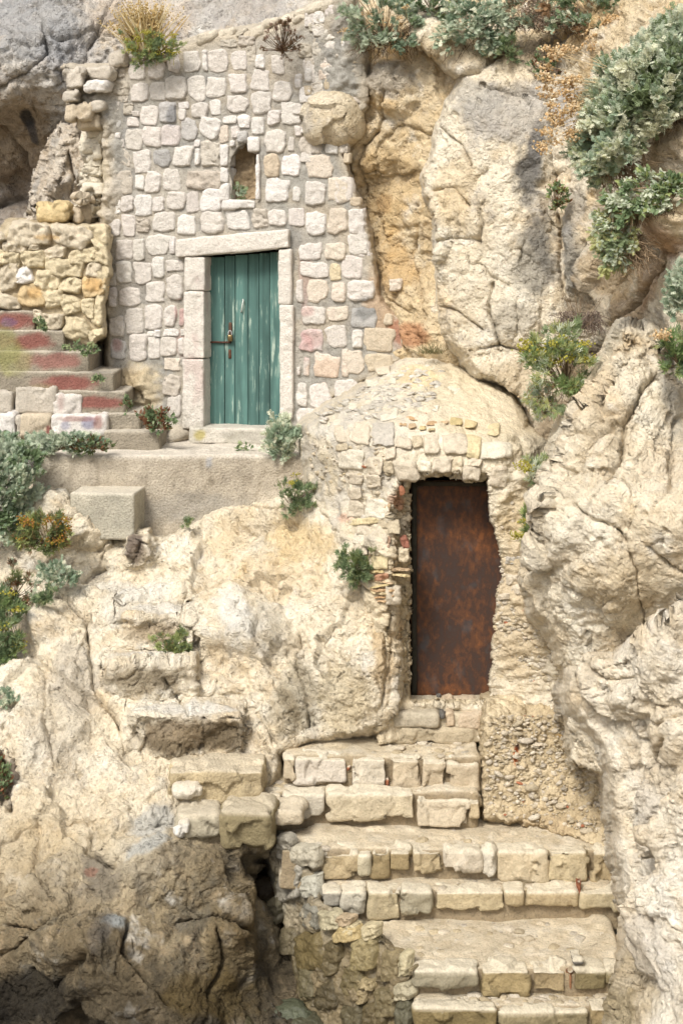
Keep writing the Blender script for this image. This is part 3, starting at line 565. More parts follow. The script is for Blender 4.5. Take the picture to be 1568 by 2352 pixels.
S_PALE = lin(230, 222, 212); S_WHITE = lin(240, 234, 226); S_PIT = lin(212, 202, 186); S_GREY = lin(204, 200, 194); S_DG = lin(190, 188, 182); S_TAN = lin(218, 202, 176); S_OR = lin(232, 218, 200); S_PINK = lin(228, 217, 210); S_YEL = lin(232, 216, 180)
K = dict(p=S_PALE, w=S_WHITE, i=S_PIT, g=S_GREY, d=S_DG, t=S_TAN, o=S_OR, k=S_PINK, y=S_YEL)
ST1 = """580,278,658,360p 665,265,742,360p 752,230,808,330p 826,230,902,328p 914,220,933,322w 938,225,1028,335p 1040,230,1112,320p 1152,248,1192,310w 1225,250,1280,335p 995,178,1065,212i 1075,165,1150,208i 1110,205,1150,300i 535,300,562,350i
595,372,670,458p 674,366,746,455p 748,340,844,452p 850,338,926,458p 936,346,1016,438p 1032,332,1115,418p 1128,305,1224,408p 1228,365,1314,462p 1332,330,1360,395w 1365,270,1435,370p 1440,280,1545,365o 1350,388,1398,458w 1400,370,1455,440i 1345,195,1400,262i 1410,190,1450,250i 1440,95,1490,180i 1480,200,1550,262i 1500,130,1560,190i 1395,80,1440,140i
503,365,580,432i 538,430,576,460i 505,458,540,500p 560,465,600,515i 635,465,715,565p 722,458,792,555g 810,460,848,488w 805,490,840,542p 860,462,936,528p 946,452,1000,520w 1016,430,1115,512p 1130,412,1222,510p 1262,458,1362,560p 1203,495,1258,560p
480,512,550,580g 575,528,622,568p 600,503,628,524p 1003,522,1062,558w 1078,515,1122,578w 1138,528,1192,608w 567,573,645,672p 645,568,726,668p 730,562,808,658k 818,532,890,640g 900,530,990,625w 990,565,1030,640o 1045,570,1075,620p 1195,592,1290,690p 1296,612,1328,680p 1330,570,1358,612p 1360,575,1385,600w 1340,612,1450,694i 1464,642,1520,692w 465,600,520,670i 538,628,560,665p 522,598,545,622w
603,676,680,780p 684,672,774,752d 788,655,874,755p 876,632,900,662w 878,670,900,742w 903,630,990,752i 505,668,590,750i 1190,696,1262,798t 1268,694,1360,795w 1376,696,1505,800o 1530,640,1568,690i
510,765,600,880i 612,785,652,855w 656,772,722,872p 730,755,815,860p 836,762,1000,850i 1190,800,1302,915w 1318,838,1352,908w 1370,815,1466,918p 1478,800,1568,910o
480,895,543,965w 545,884,600,950p 608,876,685,970w 692,890,738,948p 750,855,836,950p 843,862,898,955p 903,850,996,948w
490,988,545,1065p 550,962,608,1058p 615,980,672,1048i 690,955,790,1045p 800,965,888,1058w 895,952,1008,1050p 1016,948,1122,1038w 1135,940,1205,1025i 1212,942,1292,1022p 1300,935,1370,1020p 1380,955,1466,1065w 1478,938,1568,1055o"""
ST3 = """525,65,600,158p 604,62,650,158p 658,36,768,135p 768,50,790,135w 525,165,596,262p 602,160,682,262p 686,140,742,236w 748,155,828,206p 490,215,522,270p 495,280,530,365p 540,278,638,368p 656,252,740,350p 750,222,830,340p 562,372,645,490p 652,356,732,466p 740,356,795,455p 808,368,830,455p
495,412,558,500p 740,466,806,498w 665,480,690,500w 700,475,722,500w 818,470,832,495w 502,516,570,605g 582,490,664,612p 672,503,720,608p 727,504,795,588p 806,510,832,580p 735,598,806,655o 735,672,818,765i 758,765,818,868p
1345,80,1452,160p 1465,78,1558,152o 1350,158,1480,235p 1486,172,1534,250y 1335,246,1366,348p 1378,240,1486,345o 1497,260,1558,345o 1355,366,1472,442p 1478,365,1568,432o 1352,462,1456,572k 1465,445,1568,555p 1370,596,1394,676p 1340,640,1352,675p 1408,572,1534,690o 1542,560,1568,680o 1338,710,1385,815p 1394,702,1486,818p 1340,826,1450,895p"""
ST4 = """62,30,150,140p 32,140,130,245p 60,250,180,350p 0,366,60,430o 72,366,188,465d 78,470,125,552p 135,460,275,570t 35,562,135,672o 140,580,268,665t 0,690,105,780p 225,400,262,450t 300,415,350,460o 300,500,330,545t 245,245,300,295o"""
ST2 = """0,795,80,915p 75,890,115,925t 58,940,138,1055p 60,1050,155,1160p"""
def stones(txt, conv):
    out = []
    for t in txt.split():
        v = [float(x) for x in t[:-1].split(',')]; out.append((conv(v), t[-1]))
    return out
ST5 = "700,30,722,62p 722,25,745,55w 746,40,770,66i 748,12,772,38p 775,5,800,34t 772,38,798,62p 745,68,770,92p 772,66,800,96i 800,60,824,88t 720,60,744,84p 722,88,742,112i 744,95,772,118p 775,98,800,122w 802,92,828,118t 745,120,768,146p 770,124,796,150i 798,120,826,146t 740,150,764,176p 766,152,796,178t 798,150,830,176i 700,160,716,190w 720,178,744,206p 746,180,776,206t 780,180,806,206i 808,178,836,204t 700,196,716,218t 812,206,838,236i 700,128,720,150i 800,32,824,58i 690,350,716,372p 790,350,802,372t 672,240,694,262p"
ALLST = stones(ST5, lambda b: b) + stones(ST1, Z1) + stones(ST3, Z3) + stones(ST4, Z4) + stones(ST2, Z2)

DOOR = [(466, 545), (655, 560), (660, 1000), (458, 1000)]
NICHE = [(532, 462), (536, 420), (527, 395), (534, 362), (548, 340), (566, 330), (584, 336), (593, 352), (596, 380), (594, 420), (594, 462)]
facade = thing('masonry_building', tuple(U(545, 1010, fac(545))), 'pale masonry building front of squared stones in grey mortar with a green plank door', 'building')
def depF(px, py):
    s = sdf(px, py, NICHE); S = np.stack([px / 40., py / 40., 0 * px], -1)
    y = fac(px) + .26 * sst(s, -1.5, 3) - .0
    s2 = sdf(px, py, DOOR); y = y + .45 * sst(s2, -2, 4)
    s3 = sdf(px, py, FACADE) + 5 * noise3(S, 3) + 3 * noise3(S * 3, 6)
    return y + turn(s3, 14, .35, 2)
def dispF(P, px, py):
    s = sdf(px, py, NICHE)
    rub = 1 - sst(segdist(px, py, [(165, 170), (240, 250), (240, 480)]), 10, 50); rub = np.maximum(rub, sst(px, 700, 800) * (1 - sst(py, 200, 400)) * .8)
    lump = 1 - sst(ell(px, py, 312, 905, 64, 88, 0) + .5 * fbm(P * 3, 3, 5), .45, 1.05); lump = np.maximum(lump, 1 - sst(ell(px, py, 385, 1000, 60, 26, 0) + .4 * fbm(P * 3, 3, 5), .5, 1.))
    return lump * (.10 + 1.1 * rockdisp(P, 66, .05, .10, .05, 2.2, .04)) + .016 * fbm(P * 3, 4, 71) + .010 * fbm(P * 14, 3, 72, .6) + np.maximum(rub, .8 * sst(s, 0, 8)) * (.10 * (ridged(P * 2.4, 4, 73) + fbm(P * 6, 3, 74)))
def colF(P, px, py, N):
    C = mix(lin(200, 192, 178), lin(180, 176, 166), sst(fbm(P * 1.2, 3, 75), -.2, .3)); C = mix(C, lin(204, 186, 158), .5 * sst(fbm(P * 2.1, 3, 76), .0, .4))
    C = mix(C, lin(150, 150, 148), .5 * sst(fbm(P * 3.1, 4, 77), .05, .35))
    edge = 1 - sst(sdf(px, py, FACADE), 10, 40); C = mix(C, lin(214, 200, 176), .8 * edge)
    C = np.where((sdf(px, py, NICHE) > 4)[..., None], lin(196, 172, 138) * (1 + .5 * fbm(P * 9, 3, 8))[..., None], C)
    C = patches(C, px, py, P, [(312, 905, 66, 90, 0, lin(214, 198, 166), 1.), (300, 870, 40, 40, 0, lin(190, 166, 126), .5), (385, 1000, 60, 28, 0, lin(212, 200, 178), .8)], 21)
    return patches(C, px, py, P, [(220, 420, 26, 120, 0, lin(228, 212, 180), .8), (870, 700, 40, 90, 0, lin(196, 160, 122), .6), (930, 760, 40, 40, 0, lin(190, 120, 84), .7), (420, 790, 20, 40, 0, lin(186, 150, 146), .5), (700, 640, 16, 90, 0, lin(196, 164, 156), .5), (330, 620, 60, 60, 0, lin(150, 142, 130), .5)], 7)
build('wall', relief(130, 985, -40, 1075, 2.4, depF, dispF, colF, lambda px, py: (sdf(px, py, FACADE) > -9)), M_MORTAR, facade)
g = Geo()
for i, (b, k) in enumerate(ALLST):
    b = [b[0] - 3, b[1] - 2.6, b[2] + 3, b[3] + 2.6]; jitc = np.random.default_rng(i).normal(0, 1, 3) * .03
    wallstone(g, b, fac, FN, .020 + .008 * math.sin(i * 2.3), np.clip(K[k] + jitc.mean() + jitc * .1, .1, .9), (.4 + .35 * (i * 37 % 10) / 10) if k != 'i' else .45, seed=i + 1, res=15 if b[2] - b[0] > 24 else 10, rough=.5 if k != 'i' else .8, pit=.05 if k == 'i' else .0)
# paint stains on a few stones
V = np.concatenate(g.V); C = np.concatenate(g.C); px = V[:, 0] / V[:, 1] * F0 + CX; py = HY - V[:, 2] / V[:, 1] * F0
C = patches(C, px, py, V, [(706, 715, 20, 14, 0, lin(196, 130, 122), .4), (720, 775, 24, 26, 0, lin(204, 150, 142), .4), (700, 800, 20, 40, 0, lin(204, 150, 146), .5), (415, 715, 14, 34, 0, lin(190, 120, 116), .5), (270, 790, 14, 20, 0, lin(190, 130, 124), .5), (840, 708, 24, 26, 0, lin(120, 122, 120), .6), (745, 850, 50, 30, 0, lin(226, 190, 160), .5), (395, 265, 14, 26, 10, lin(122, 124, 128), .7)], 8)
g.V, g.C, gq = [V], [C], g
build('masonry', g, M_STONE, facade)

def blockpx(g, x0, y0, x1, y1, Y, dep, col, back=None, seed=0, r=.02, res=.02, amp=.006, fr=9, rz=None, cf=None, chip=0., shear=None, rx=0, nmax=60, shrink=0):
    """block whose front face spans the surveyed rectangle at distance Y"""
    X0, X1 = (x0 - CX) / F0 * Y, (x1 - CX) / F0 * Y; Zt, Zb = (HY - y0) / F0 * Y, (HY - y1) / F0 * Y
    return solid(g, ((X0 + X1) / 2, Y + dep / 2, (Zt + Zb) / 2), (X1 - X0, dep, Zt - Zb), r=r, res=res, rot=(rx, 0, 0 if rz is None else rz), amp=amp, fr=fr, col=col, seed=seed, cf=cf, chip=chip, shear=shear, nmax=nmax)
RZ = -math.atan(.23)
def fblock(name, x0, y0, x1, y1, out, dep, col, seed, parent, mat_=None, shear=None, cf=None, r=.015, amp=.006, chip=.01):
    g = Geo(); Y = float(fac((x0 + x1) / 2)) - out
    blockpx(g, x0, y0, x1, y1, Y, dep, col, seed=seed, r=r, amp=amp, rz=RZ, shear=shear, chip=chip, cf=cf)
    return build(name, g, mat_ or M_STONE, parent)
FR = lin(236, 228, 216)
def frcf(V, n):
    C = np.clip(FR * (1 + .10 * fbm(V * 4, 4, 3))[:, None], 0, 1); C = mix(C, lin(214, 186, 178), .5 * sst(fbm(V * np.array([6, 6, 2.]) + 4, 3, 9), .1, .4) * (V[:, 0] < -1.2))
    return mix(C, lin(196, 190, 176), .6 * sst(-V[:, 2], 1.35, 1.75) * sst(fbm(V * 5, 3, 5), -.3, .2))
frame = Geo()
for (x0, y0, x1, y1, o) in [(431, 590, 480, 669, .06), (428, 670, 479, 824, .065), (425, 825, 477, 986, .06)]:
    fblock('jamb', x0, y0, x1, y1, o, .34, FR, int(y0), facade, cf=frcf)
for (x0, y0, x1, y1, o) in [(647, 572, 678, 700, .05), (650, 701, 682, 962, .055)]:
    fblock('jamb', x0, y0, x1, y1, o, .34, FR, int(y0), facade, cf=frcf)
fblock('lintel', 404, 538, 677, 581, .075, .36, FR, 5, facade, shear=.085, cf=frcf)
fblock('threshold', 440, 984, 690, 1022, .16, .5, FR, 6, facade, cf=lambda V, n: patches(mix(lin(206, 200, 184), lin(228, 220, 206), sst(fbm(V * 4, 4, 3), -.3, .3)), V[:, 0] / V[:, 1] * F0 + CX, HY - V[:, 2] / V[:, 1] * F0, V, [(460, 1000, 16, 14, 0, lin(186, 170, 70), .7), (560, 1000, 80, 12, 0, lin(168, 164, 150), .5)], 3))
# window surround
for (b, nm) in [([1000, 650, 1043, 748], 'window_jamb'), ([1003, 752, 1045, 826], 'window_jamb'), ([1005, 828, 1046, 905], 'window_jamb'), ([1162, 690, 1184, 902], 'window_jamb'), ([1128, 618, 1182, 682], 'window_arch'), ([1078, 590, 1126, 640], 'window_arch'), ([1045, 630, 1078, 662], 'window_arch'), ([1012, 902, 1168, 940], 'window_sill')]:
    x0, y0, x1, y1 = Z1(b); fblock(nm, x0, y0, x1, y1, .035, .28, S_WHITE, int(y0 + x0), facade, cf=lambda V, n, c=(S_GREY if nm == 'window_arch' and b[0] == 1078 else S_WHITE): np.clip(c * (1 + .12 * fbm(V * 7, 3, 3))[:, None], 0, 1), r=.018, amp=.010, chip=.02)
# corbel stones of the broken cornice at the upper left
for i, (b, o, c) in enumerate([((302, 308, 400, 400), .30, S_PIT), ((396, 296, 530, 355), .22, S_PIT), ((395, 356, 505, 415), .26, S_WHITE), ((300, 404, 372, 460), .26, S_PIT), ((308, 462, 430, 545), .24, S_TAN), ((425, 450, 490, 500), .2, S_PIT), ((370, 505, 470, 580), .12, S_TAN), ((512, 230, 590, 300), .12, S_PIT)]):
    x0, y0, x1, y1 = Z1(b); gg = Geo(); blockpx(gg, x0, y0, x1, y1, float(fac(x0)) - o, .45, c, seed=20 + i, r=.04, amp=.028, chip=.05, rz=RZ); build('corbel', gg, M_STONE, facade)
# ragged left end of the wall, capping along the top
g = Geo()
for i in range(24):
    t = i / 23.; y = 300 + 215 * t; x = 226 - 8 * math.sin(t * 3) + (-34 * max(0, t - .7) / .3); w_ = 16 + (i * 53 % 9)
    blockpx(g, x - w_, y - 14 - (i * 31 % 6), x + 26, y + 16, 14.46 + .05 * (i * 17 % 5), .34, lin(236, 226, 204), seed=i + 60, r=.012, amp=.02, chip=.08, rz=-.25 - .05 * (i % 3), res=.018)
cap = [(300, 146), (350, 134), (400, 112), (440, 100), (480, 86), (520, 76), (560, 70), (600, 60), (640, 46), (680, 32), (720, 18), (760, 4)]
build('wall_end', g, M_STONE, facade); rc = np.random.default_rng(5); xc = 296.
while xc < 765:
    w_ = rc.uniform(16, 46); yc = np.interp(xc + w_ / 2, [p[0] for p in cap], [p[1] for p in cap]) + rc.uniform(-3, 5); Y = float(fac(xc)) - rc.uniform(-.02, .05); g = Geo()
    blockpx(g, xc, yc - rc.uniform(3, 9), xc + w_ + 4, yc + rc.uniform(9, 20), Y, .4, lin(226, 214, 192) * rc.uniform(.85, 1.05), seed=90 + int(xc), r=.03, amp=.03, chip=.07, rz=RZ, shear=.3); xc += w_; build('coping_stone', g, M_STONE, facade)

# green door (> planks, hasp ...)
M_PAINT = bpy.data.materials.new('flaking_green_paint'); M_PAINT.use_nodes = True; nt = M_PAINT.node_tree; L = nt.links.new; bs = nt.nodes['Principled BSDF']
tc = nd(nt, 'ShaderNodeTexCoord'); mp = nd(nt, 'ShaderNodeMapping'); mp.inputs['Scale'].default_value = (14, 14, 1.1); L(tc.outputs['Object'], mp.inputs[0])
at = nd(nt, 'ShaderNodeAttribute', attribute_name='Col')
n1 = nd(nt, 'ShaderNodeTexNoise'); n1.inputs['Scale'].default_value = 2.2; n1.inputs['Detail'].default_value = 8; n1.inputs['Roughness'].default_value = .7; L(mp.outputs[0], n1.inputs[0])
cr = nd(nt, 'ShaderNodeValToRGB'); cr.color_ramp.elements[0].position = .55; cr.color_ramp.elements[1].position = .60; L(n1.outputs[0], cr.inputs[0])
n2 = nd(nt, 'ShaderNodeTexNoise'); n2.inputs['Scale'].default_value = 1.1; n2.inputs['Detail'].default_value = 6; L(mp.outputs[0], n2.inputs[0])
mr = nd(nt, 'ShaderNodeMapRange'); mr.inputs[1].default_value = .3; mr.inputs[2].default_value = .7; mr.inputs[3].default_value = .62; mr.inputs[4].default_value = 1.38; L(n2.outputs[0], mr.inputs[0])
sc_ = nd(nt, 'ShaderNodeVectorMath', operation='SCALE'); L(at.outputs['Color'], sc_.inputs[0]); L(mr.outputs[0], sc_.inputs['Scale'])
n3 = nd(nt, 'ShaderNodeTexNoise'); n3.inputs['Scale'].default_value = 3; n3.inputs['Detail'].default_value = 5; L(tc.outputs['Object'], n3.inputs[0])
mk = nd(nt, 'ShaderNodeMapRange'); mk.inputs[1].default_value = .42; mk.inputs[2].default_value = .58; L(n3.outputs[0], mk.inputs[0])
mm = nd(nt, 'ShaderNodeMath', operation='MULTIPLY'); L(cr.outputs[0], mm.inputs[0]); L(mk.outputs[0], mm.inputs[1])
mx = nd(nt, 'ShaderNodeMix', data_type='RGBA'); L(mm.outputs[0], mx.inputs[0]); L(sc_.outputs[0], mx.inputs[6]); mx.inputs[7].default_value = (*lin(178, 196, 180), 1)
L(mx.outputs[2], bs.inputs['Base Color']); bs.inputs['Roughness'].default_value = .75; bs.inputs['Specular IOR Level'].default_value = .2
bp = nd(nt, 'ShaderNodeBump'); bp.inputs['Strength'].default_value = .5; bp.inputs['Distance'].default_value = .006; L(n1.outputs[0], bp.inputs['Height']); L(bp.outputs[0], bs.inputs['Normal'])
YD = .16
door = None
xs = [472, 517, 541, 571, 596, 620, 649]
gd = Geo(); TEAL = lin(80, 124, 116, k=.78, sat=.78)
for i in range(6):
    xa, xb = xs[i], xs[i + 1]; xm = (xa + xb) / 2; Y = float(fac(xm)) + YD
    top = 592 - (xm - 480) * .082; bot = 983 + [0, 0, -4, -2, 2, -2][i]
    blockpx(gd, xa + .15, top, xb - .15, bot, Y + .003 * (i % 2), .035, TEAL * (1 + .12 * math.sin(i * 4.1)), seed=300 + i, r=.002, amp=.001, rz=RZ, res=.04)
door = build('door', gd, M_PAINT, facade, smooth=False)
def onfac(px, py, off): return U(px, py, fac(px) + off)
g = Geo(); tube(g, [onfac(x, 786 + .5 * math.sin(x), YD - .02) for x in (470, 480, 495, 510, 522, 530)], .010, lin(92, 62, 50), 6)
blockpx(g, 470, 781, 476, 791, float(fac(473)) + YD - .03, .03, lin(98, 66, 50), seed=1, r=.01); build('bolt', g, M_IRON, door)
g = Geo(); blockpx(g, 525, 740, 533, 784, float(fac(529)) + YD - .015, .02, lin(104, 76, 60), seed=2, r=.006, rz=RZ); build('hasp', g, M_IRON, door)
g = Geo(); blockpx(g, 525, 803, 531, 823, float(fac(529)) + YD - .006, .012, lin(104, 70, 52), seed=3, r=.003, rz=RZ); build('keyhole_plate', g, M_IRON, door)
g = Geo(); tube(g, [onfac(x, y, YD + o) for x, y, o in ((558, 688, 0), (559, 690, -.03), (556, 702, -.04), (555, 714, -.03), (554, 716, 0))], .008, lin(200, 204, 196), 6); build('handle', g, mat('worn_handle', .5, ()), door)
# backing inside the doorway
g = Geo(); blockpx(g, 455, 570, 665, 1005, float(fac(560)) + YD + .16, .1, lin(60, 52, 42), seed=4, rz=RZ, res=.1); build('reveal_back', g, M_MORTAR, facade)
# brass padlock
g = Geo(); Yp = float(fac(528)) + YD - .055; blockpx(g, 522.5, 769, 534, 784, Yp, .03, lin(150, 130, 90), seed=5, r=.006, amp=.0005)
g2 = Geo(); c = U(528.3, 769, Yp + .015); tube(g2, [c + np.array([.017 * math.cos(a), 0, .03 * math.sin(a) + .012 * (0 < a < math.pi)]) for a in np.linspace(0, math.pi, 9)], .005, lin(200, 200, 200), 6)
pl = thing('padlock', tuple(U(528, 784, Yp)), 'small brass padlock hanging from the rusty bolt on the green door', 'padlock'); build('body', g, M_BRASS, pl); build('shackle', g2, M_IRON, pl)

# ------------------------------------------------------------------ rubble wall on the left
RUB = [(-60, 545), (0, 540), (20, 512), (110, 508), (215, 512), (255, 515), (262, 560), (256, 640), (248, 700), (244, 770), (205, 800), (100, 760), (40, 720), (-60, 700)]
def depR(px, py):
    S = np.stack([px / 30., py / 30., 0 * px], -1); s = sdf(px, py, RUB) + 13 * fbm(S * .8, 3, 3, .6)
    return 13.9 + .0 * px + turn(s, 8, .4) + (800 - py) * .0006
rubble = thing('rubble_wall', tuple(U(120, 790, 13.9)), 'low wall of irregular yellow and cream stones beside the red painted steps', 'wall')
def colR(P, px, py, N): return mix(lin(216, 200, 168), lin(196, 178, 146), sst(fbm(P * 4, 3, 7), -.2, .3))
build('wall', relief(-70, 275, 495, 880, 2.6, depR, lambda P, px, py: .03 * fbm(P * 5, 4, 81) + .015 * fbm(P * 16, 3, 82), colR, lambda px, py: sdf(px, py, RUB + []) > -12), M_MORTAR, rubble)
R1 = "25,1000,220,1105t 225,1005,425,1118t 420,1010,510,1190y -110,1040,25,1100g"
R3 = """25,80,135,125t 135,90,190,114t 195,98,305,160g 320,100,465,165y -40,110,45,185y 30,125,105,190y 80,185,155,262w 105,120,210,200y 150,195,275,290y 215,150,390,250y 390,170,470,235p 0,170,90,300p -60,300,90,380p 90,262,205,375o 200,290,285,385y 270,240,370,310y 365,230,490,325o 280,310,385,415y 380,315,430,415y 430,315,480,445y 295,405,415,520y 405,450,500,545y 195,395,300,470g 410,110,470,160y 440,170,500,300y 160,380,200,440t"""
g = Geo()
K['y'] = lin(228, 212, 176); K['t'] = lin(224, 210, 184); OO = lin(222, 196, 150)
for i, (b, k) in enumerate(stones(R1, Z1) + stones(R3, Z3)):
    c = OO if k == 'o' else (lin(218, 204, 178) if k in 'pg' else K[k])
    wallstone(g, [b[0] - 2, b[1] - 2, b[2] + 2, b[3] + 2], depR, (0, -1, .05), .10 if i < 4 else .075, c * (1 + .05 * math.sin(i * 3.3)), .55, seed=500 + i, res=18, rough=.55, ang=12 * math.sin(i * 1.7), jit=.16)
V = np.concatenate(g.V); C = np.concatenate(g.C); px = V[:, 0] / V[:, 1] * F0 + CX; py = HY - V[:, 2] / V[:, 1] * F0
C = patches(C, px, py, V, [(80, 672, 20, 14, 0, lin(216, 172, 104), .6), (215, 655, 26, 20, 0, lin(214, 168, 100), .6), (110, 545, 30, 6, 0, lin(212, 170, 100), .6)], 9); g.V, g.C = [V], [C]
build('masonry', g, M_STONE, rubble)
# loose stones piled on the rubble wall's shoulder
for i, (b, c, l) in enumerate([((145, 905, 312, 1006), OO, 'yellow block leaning on the shoulder of the rubble wall'), ((300, 868, 402, 922), S_TAN, 'pale block topmost in the small pile by the wall end'), ((314, 916, 374, 1006), S_TAN, 'upright pale block in the pile beside the yellow one')]):
    x0, y0, x1, y1 = Z1(b); g = Geo(); blockpx(g, x0, y0, x1, y1, 14.15 + .05 * i, .4, c if i else lin(224, 200, 150), seed=40 + i, r=.09, amp=.035, chip=.07, res=.018)
    build('loose_stone', g, M_STONE, label=l, category='stone', group='stones piled at the wall end')
# boulder behind
def depBo(px, py):
    o = [(112, 330), (135, 300), (172, 294), (205, 318), (232, 350), (236, 440), (236, 520), (60, 520), (74, 470), (92, 410), (106, 370)]
    S = np.stack([px / 30., py / 30., 0 * px], -1); s = sdf(px, py, o) + 12 * fbm(S, 4, 8, .65)
    return 14.75 - (py - 400) * .001 + turn(s, 30, .6, 1.6), s
bo = build('boulder', relief(60, 240, 280, 530, 2.2, lambda px, py: depBo(px, py)[0], lambda P, px, py: rockdisp(P, 53, .10, .20, .10, 1.9, .04, (1.3, 1, .7), 20, .28, .08) + feat(px, py, [([(150, 330), (165, 400), (150, 440)], 5, .15), ([(175, 410), (200, 430)], 8, .2)], (), seed=6), lambda P, px, py, N: rockcol(P, 53, lin(206, 190, 168), lin(220, 208, 190), lin(198, 168, 126), GREY, .5, .7), lambda px, py: depBo(px, py)[1] > -14, lambda P, px, py: rockfine(P, 55, .010)), M_ROCK)
bo['label'] = 'tall pale boulder leaning behind the left end of the masonry front'; bo['category'] = 'boulder'

# ------------------------------------------------------------------ red-painted concrete steps
stairs = thing('painted_staircase', tuple(U(200, 1010, 13.5)), 'narrow concrete stairs with faded red paint climbing left beside the rubble wall', 'staircase')
def cc(V, n, reds=(), seed=0, base=lin(162, 152, 134), top=lin(206, 196, 178)):
    px = V[:, 0] / V[:, 1] * F0 + CX; py = HY - V[:, 2] / V[:, 1] * F0
    C = mix(base * .96, base * 1.06, sst(fbm(V * 3, 4, seed), -.3, .3)); C = mix(C, base * .8, .5 * sst(fbm(V * 8, 4, seed + 1), .1, .4))
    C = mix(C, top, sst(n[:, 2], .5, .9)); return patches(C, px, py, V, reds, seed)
RED = lin(150, 86, 78); RED2 = lin(168, 116, 106)
GRN = (10, 800, 40, 60, 0, lin(150, 148, 84), .6)
STP = [(-80, 79, 713, 762, 13.90, (25, 738, 55, 20)), (-80, 148, 758, 808, 13.84, (72, 785, 48, 18)), (-80, 206, 806, 857, 13.78, (125, 830, 58, 20)), (-80, 262, 853, 905, 13.72, (165, 880, 60, 19)), (118, 290, 898, 952, 13.66, (215, 924, 60, 14)), (205, 322, 948, 1000, 13.58, None), (238, 368, 991, 1046, 13.42, None)]
for i, (x0, x1, y0, y1, Y, rd) in enumerate(STP):
    g = Geo(); reds = [(x1 - 30, y1 - 5, 40, 8, 0, lin(130, 120, 104), .4)]
    if rd: reds = [(rd[0], rd[1], rd[2] * 1.15, rd[3] * 1.1, 0, RED if i != 2 else RED2, .85), (rd[0] - 70, rd[1], 30, 20, 0, RED2, .35)]
    reds += [GRN, (30, 830, 50, 40, 0, lin(160, 158, 100), .5), (95, 895, 40, 14, 0, lin(168, 164, 120), .4)] + ([(20, 740, 20, 12, 0, lin(120, 96, 140), .5)] if i == 0 else [])
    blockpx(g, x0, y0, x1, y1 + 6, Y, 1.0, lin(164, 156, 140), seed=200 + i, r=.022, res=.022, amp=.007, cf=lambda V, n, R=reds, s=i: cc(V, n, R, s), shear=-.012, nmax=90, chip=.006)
    build('step', g, M_CONC, stairs)
for i, (x0, y0, x1, y1, c) in enumerate([(32, 888, 130, 952, S_PIT), (120, 905, 190, 956, S_PALE), (-50, 948, 36, 1006, S_WHITE), (48, 952, 118, 1008, S_TAN), (118, 953, 246, 1002, S_WHITE), (36, 955, 50, 1010, S_PIT), (-60, 900, 30, 950, S_PIT)]):
    g = Geo(); P6 = [(205, 970, 22, 18, 0, lin(150, 150, 176), .8), (150, 978, 14, 12, 0, lin(160, 160, 186), .6), (225, 972, 14, 20, 0, RED2, .7), (180, 962, 60, 8, 0, RED2, .6), (112, 990, 8, 16, 0, RED, .9), (140, 925, 10, 30, 0, RED2, .4)]
    blockpx(g, x0, y0, x1, y1, 13.50 if i not in (0, 1, 6) else 13.62, .4, c, seed=220 + i, r=.035, amp=.014, chip=.02, cf=lambda V, n, c=c, P6=P6: patches(np.clip(c * (1 + .12 * fbm(V * 7, 3, 3))[:, None], 0, 1), V[:, 0] / V[:, 1] * F0 + CX, HY - V[:, 2] / V[:, 1] * F0, V, P6, 4))
    build('footing_stone', g, M_STONE, stairs)
g = Geo(); blockpx(g, -90, 720, 200, 1030, 13.98, .6, lin(170, 160, 140), seed=9, r=.03, res=.03, amp=.02); build('backfill', g, M_MORTAR, stairs)

# ------------------------------------------------------------------ concrete terrace
YT = 13.0; ZT = (HY - 1047) / F0 * YT
g = Geo(); XL, XR = (79 - CX) / F0 * YT, (735 - CX) / F0 * YT; ZB = (HY - 1250) / F0 * YT
def tcf(V, n):
    px = V[:, 0] / V[:, 1] * F0 + CX; py = HY - V[:, 2] / V[:, 1] * F0
    C = mix(lin(184, 172, 152), lin(200, 188, 168), sst(fbm(V * 2.2, 4, 5), -.3, .3)); C = mix(C, lin(160, 150, 134), .4 * sst(fbm(V * np.array([3, 3, 9.]), 4, 6), .05, .4))
    C = mix(C, lin(140, 128, 108), .5 * sst(fbm(V * np.array([9, 9, 1.3]) + 3, 5, 8, .65), .08, .4)); C = mix(C, lin(222, 212, 194), .5 * sst(fbm(V * np.array([2, 2, 5]) + 7, 5, 12, .7), .12, .4)); C = mix(C, lin(120, 110, 92), .7 * np.exp(-(fbm(V * np.array([1.2, 1.2, .8]) + 5, 5, 14, .6) / .006) ** 2))
    C = patches(C, px, py, V, [(440, 1170, 160, 40, 0, lin(166, 160, 148), .6), (300, 1052, 220, 5, 0, lin(206, 196, 180), .5), (480, 1064, 10, 12, 0, lin(160, 168, 180), .5)], 6)
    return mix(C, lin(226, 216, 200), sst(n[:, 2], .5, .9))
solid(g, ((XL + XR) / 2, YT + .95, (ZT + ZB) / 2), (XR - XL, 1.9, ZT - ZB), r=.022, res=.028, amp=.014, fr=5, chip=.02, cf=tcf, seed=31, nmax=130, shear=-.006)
t_ = build('concrete_terrace', g, M_CONC); t_['label'] = 'long grey-beige concrete landing in front of the green door'; t_['category'] = 'terrace'
g = Geo(); blockpx(g, 166, 1133, 316, 1240, 12.62, .5, lin(200, 192, 172), seed=33, r=.012, res=.025, amp=.006, rz=-.10, cf=lambda V, n: mix(mix(lin(184, 178, 160), lin(202, 194, 174), sst(fbm(V * 3, 4, 5), -.3, .3)), lin(224, 214, 194), sst(n[:, 2], .5, .9)))
t_ = build('concrete_block', g, M_CONC); t_['label'] = 'small cast concrete block set into the rock just below the landing'; t_['category'] = 'block'

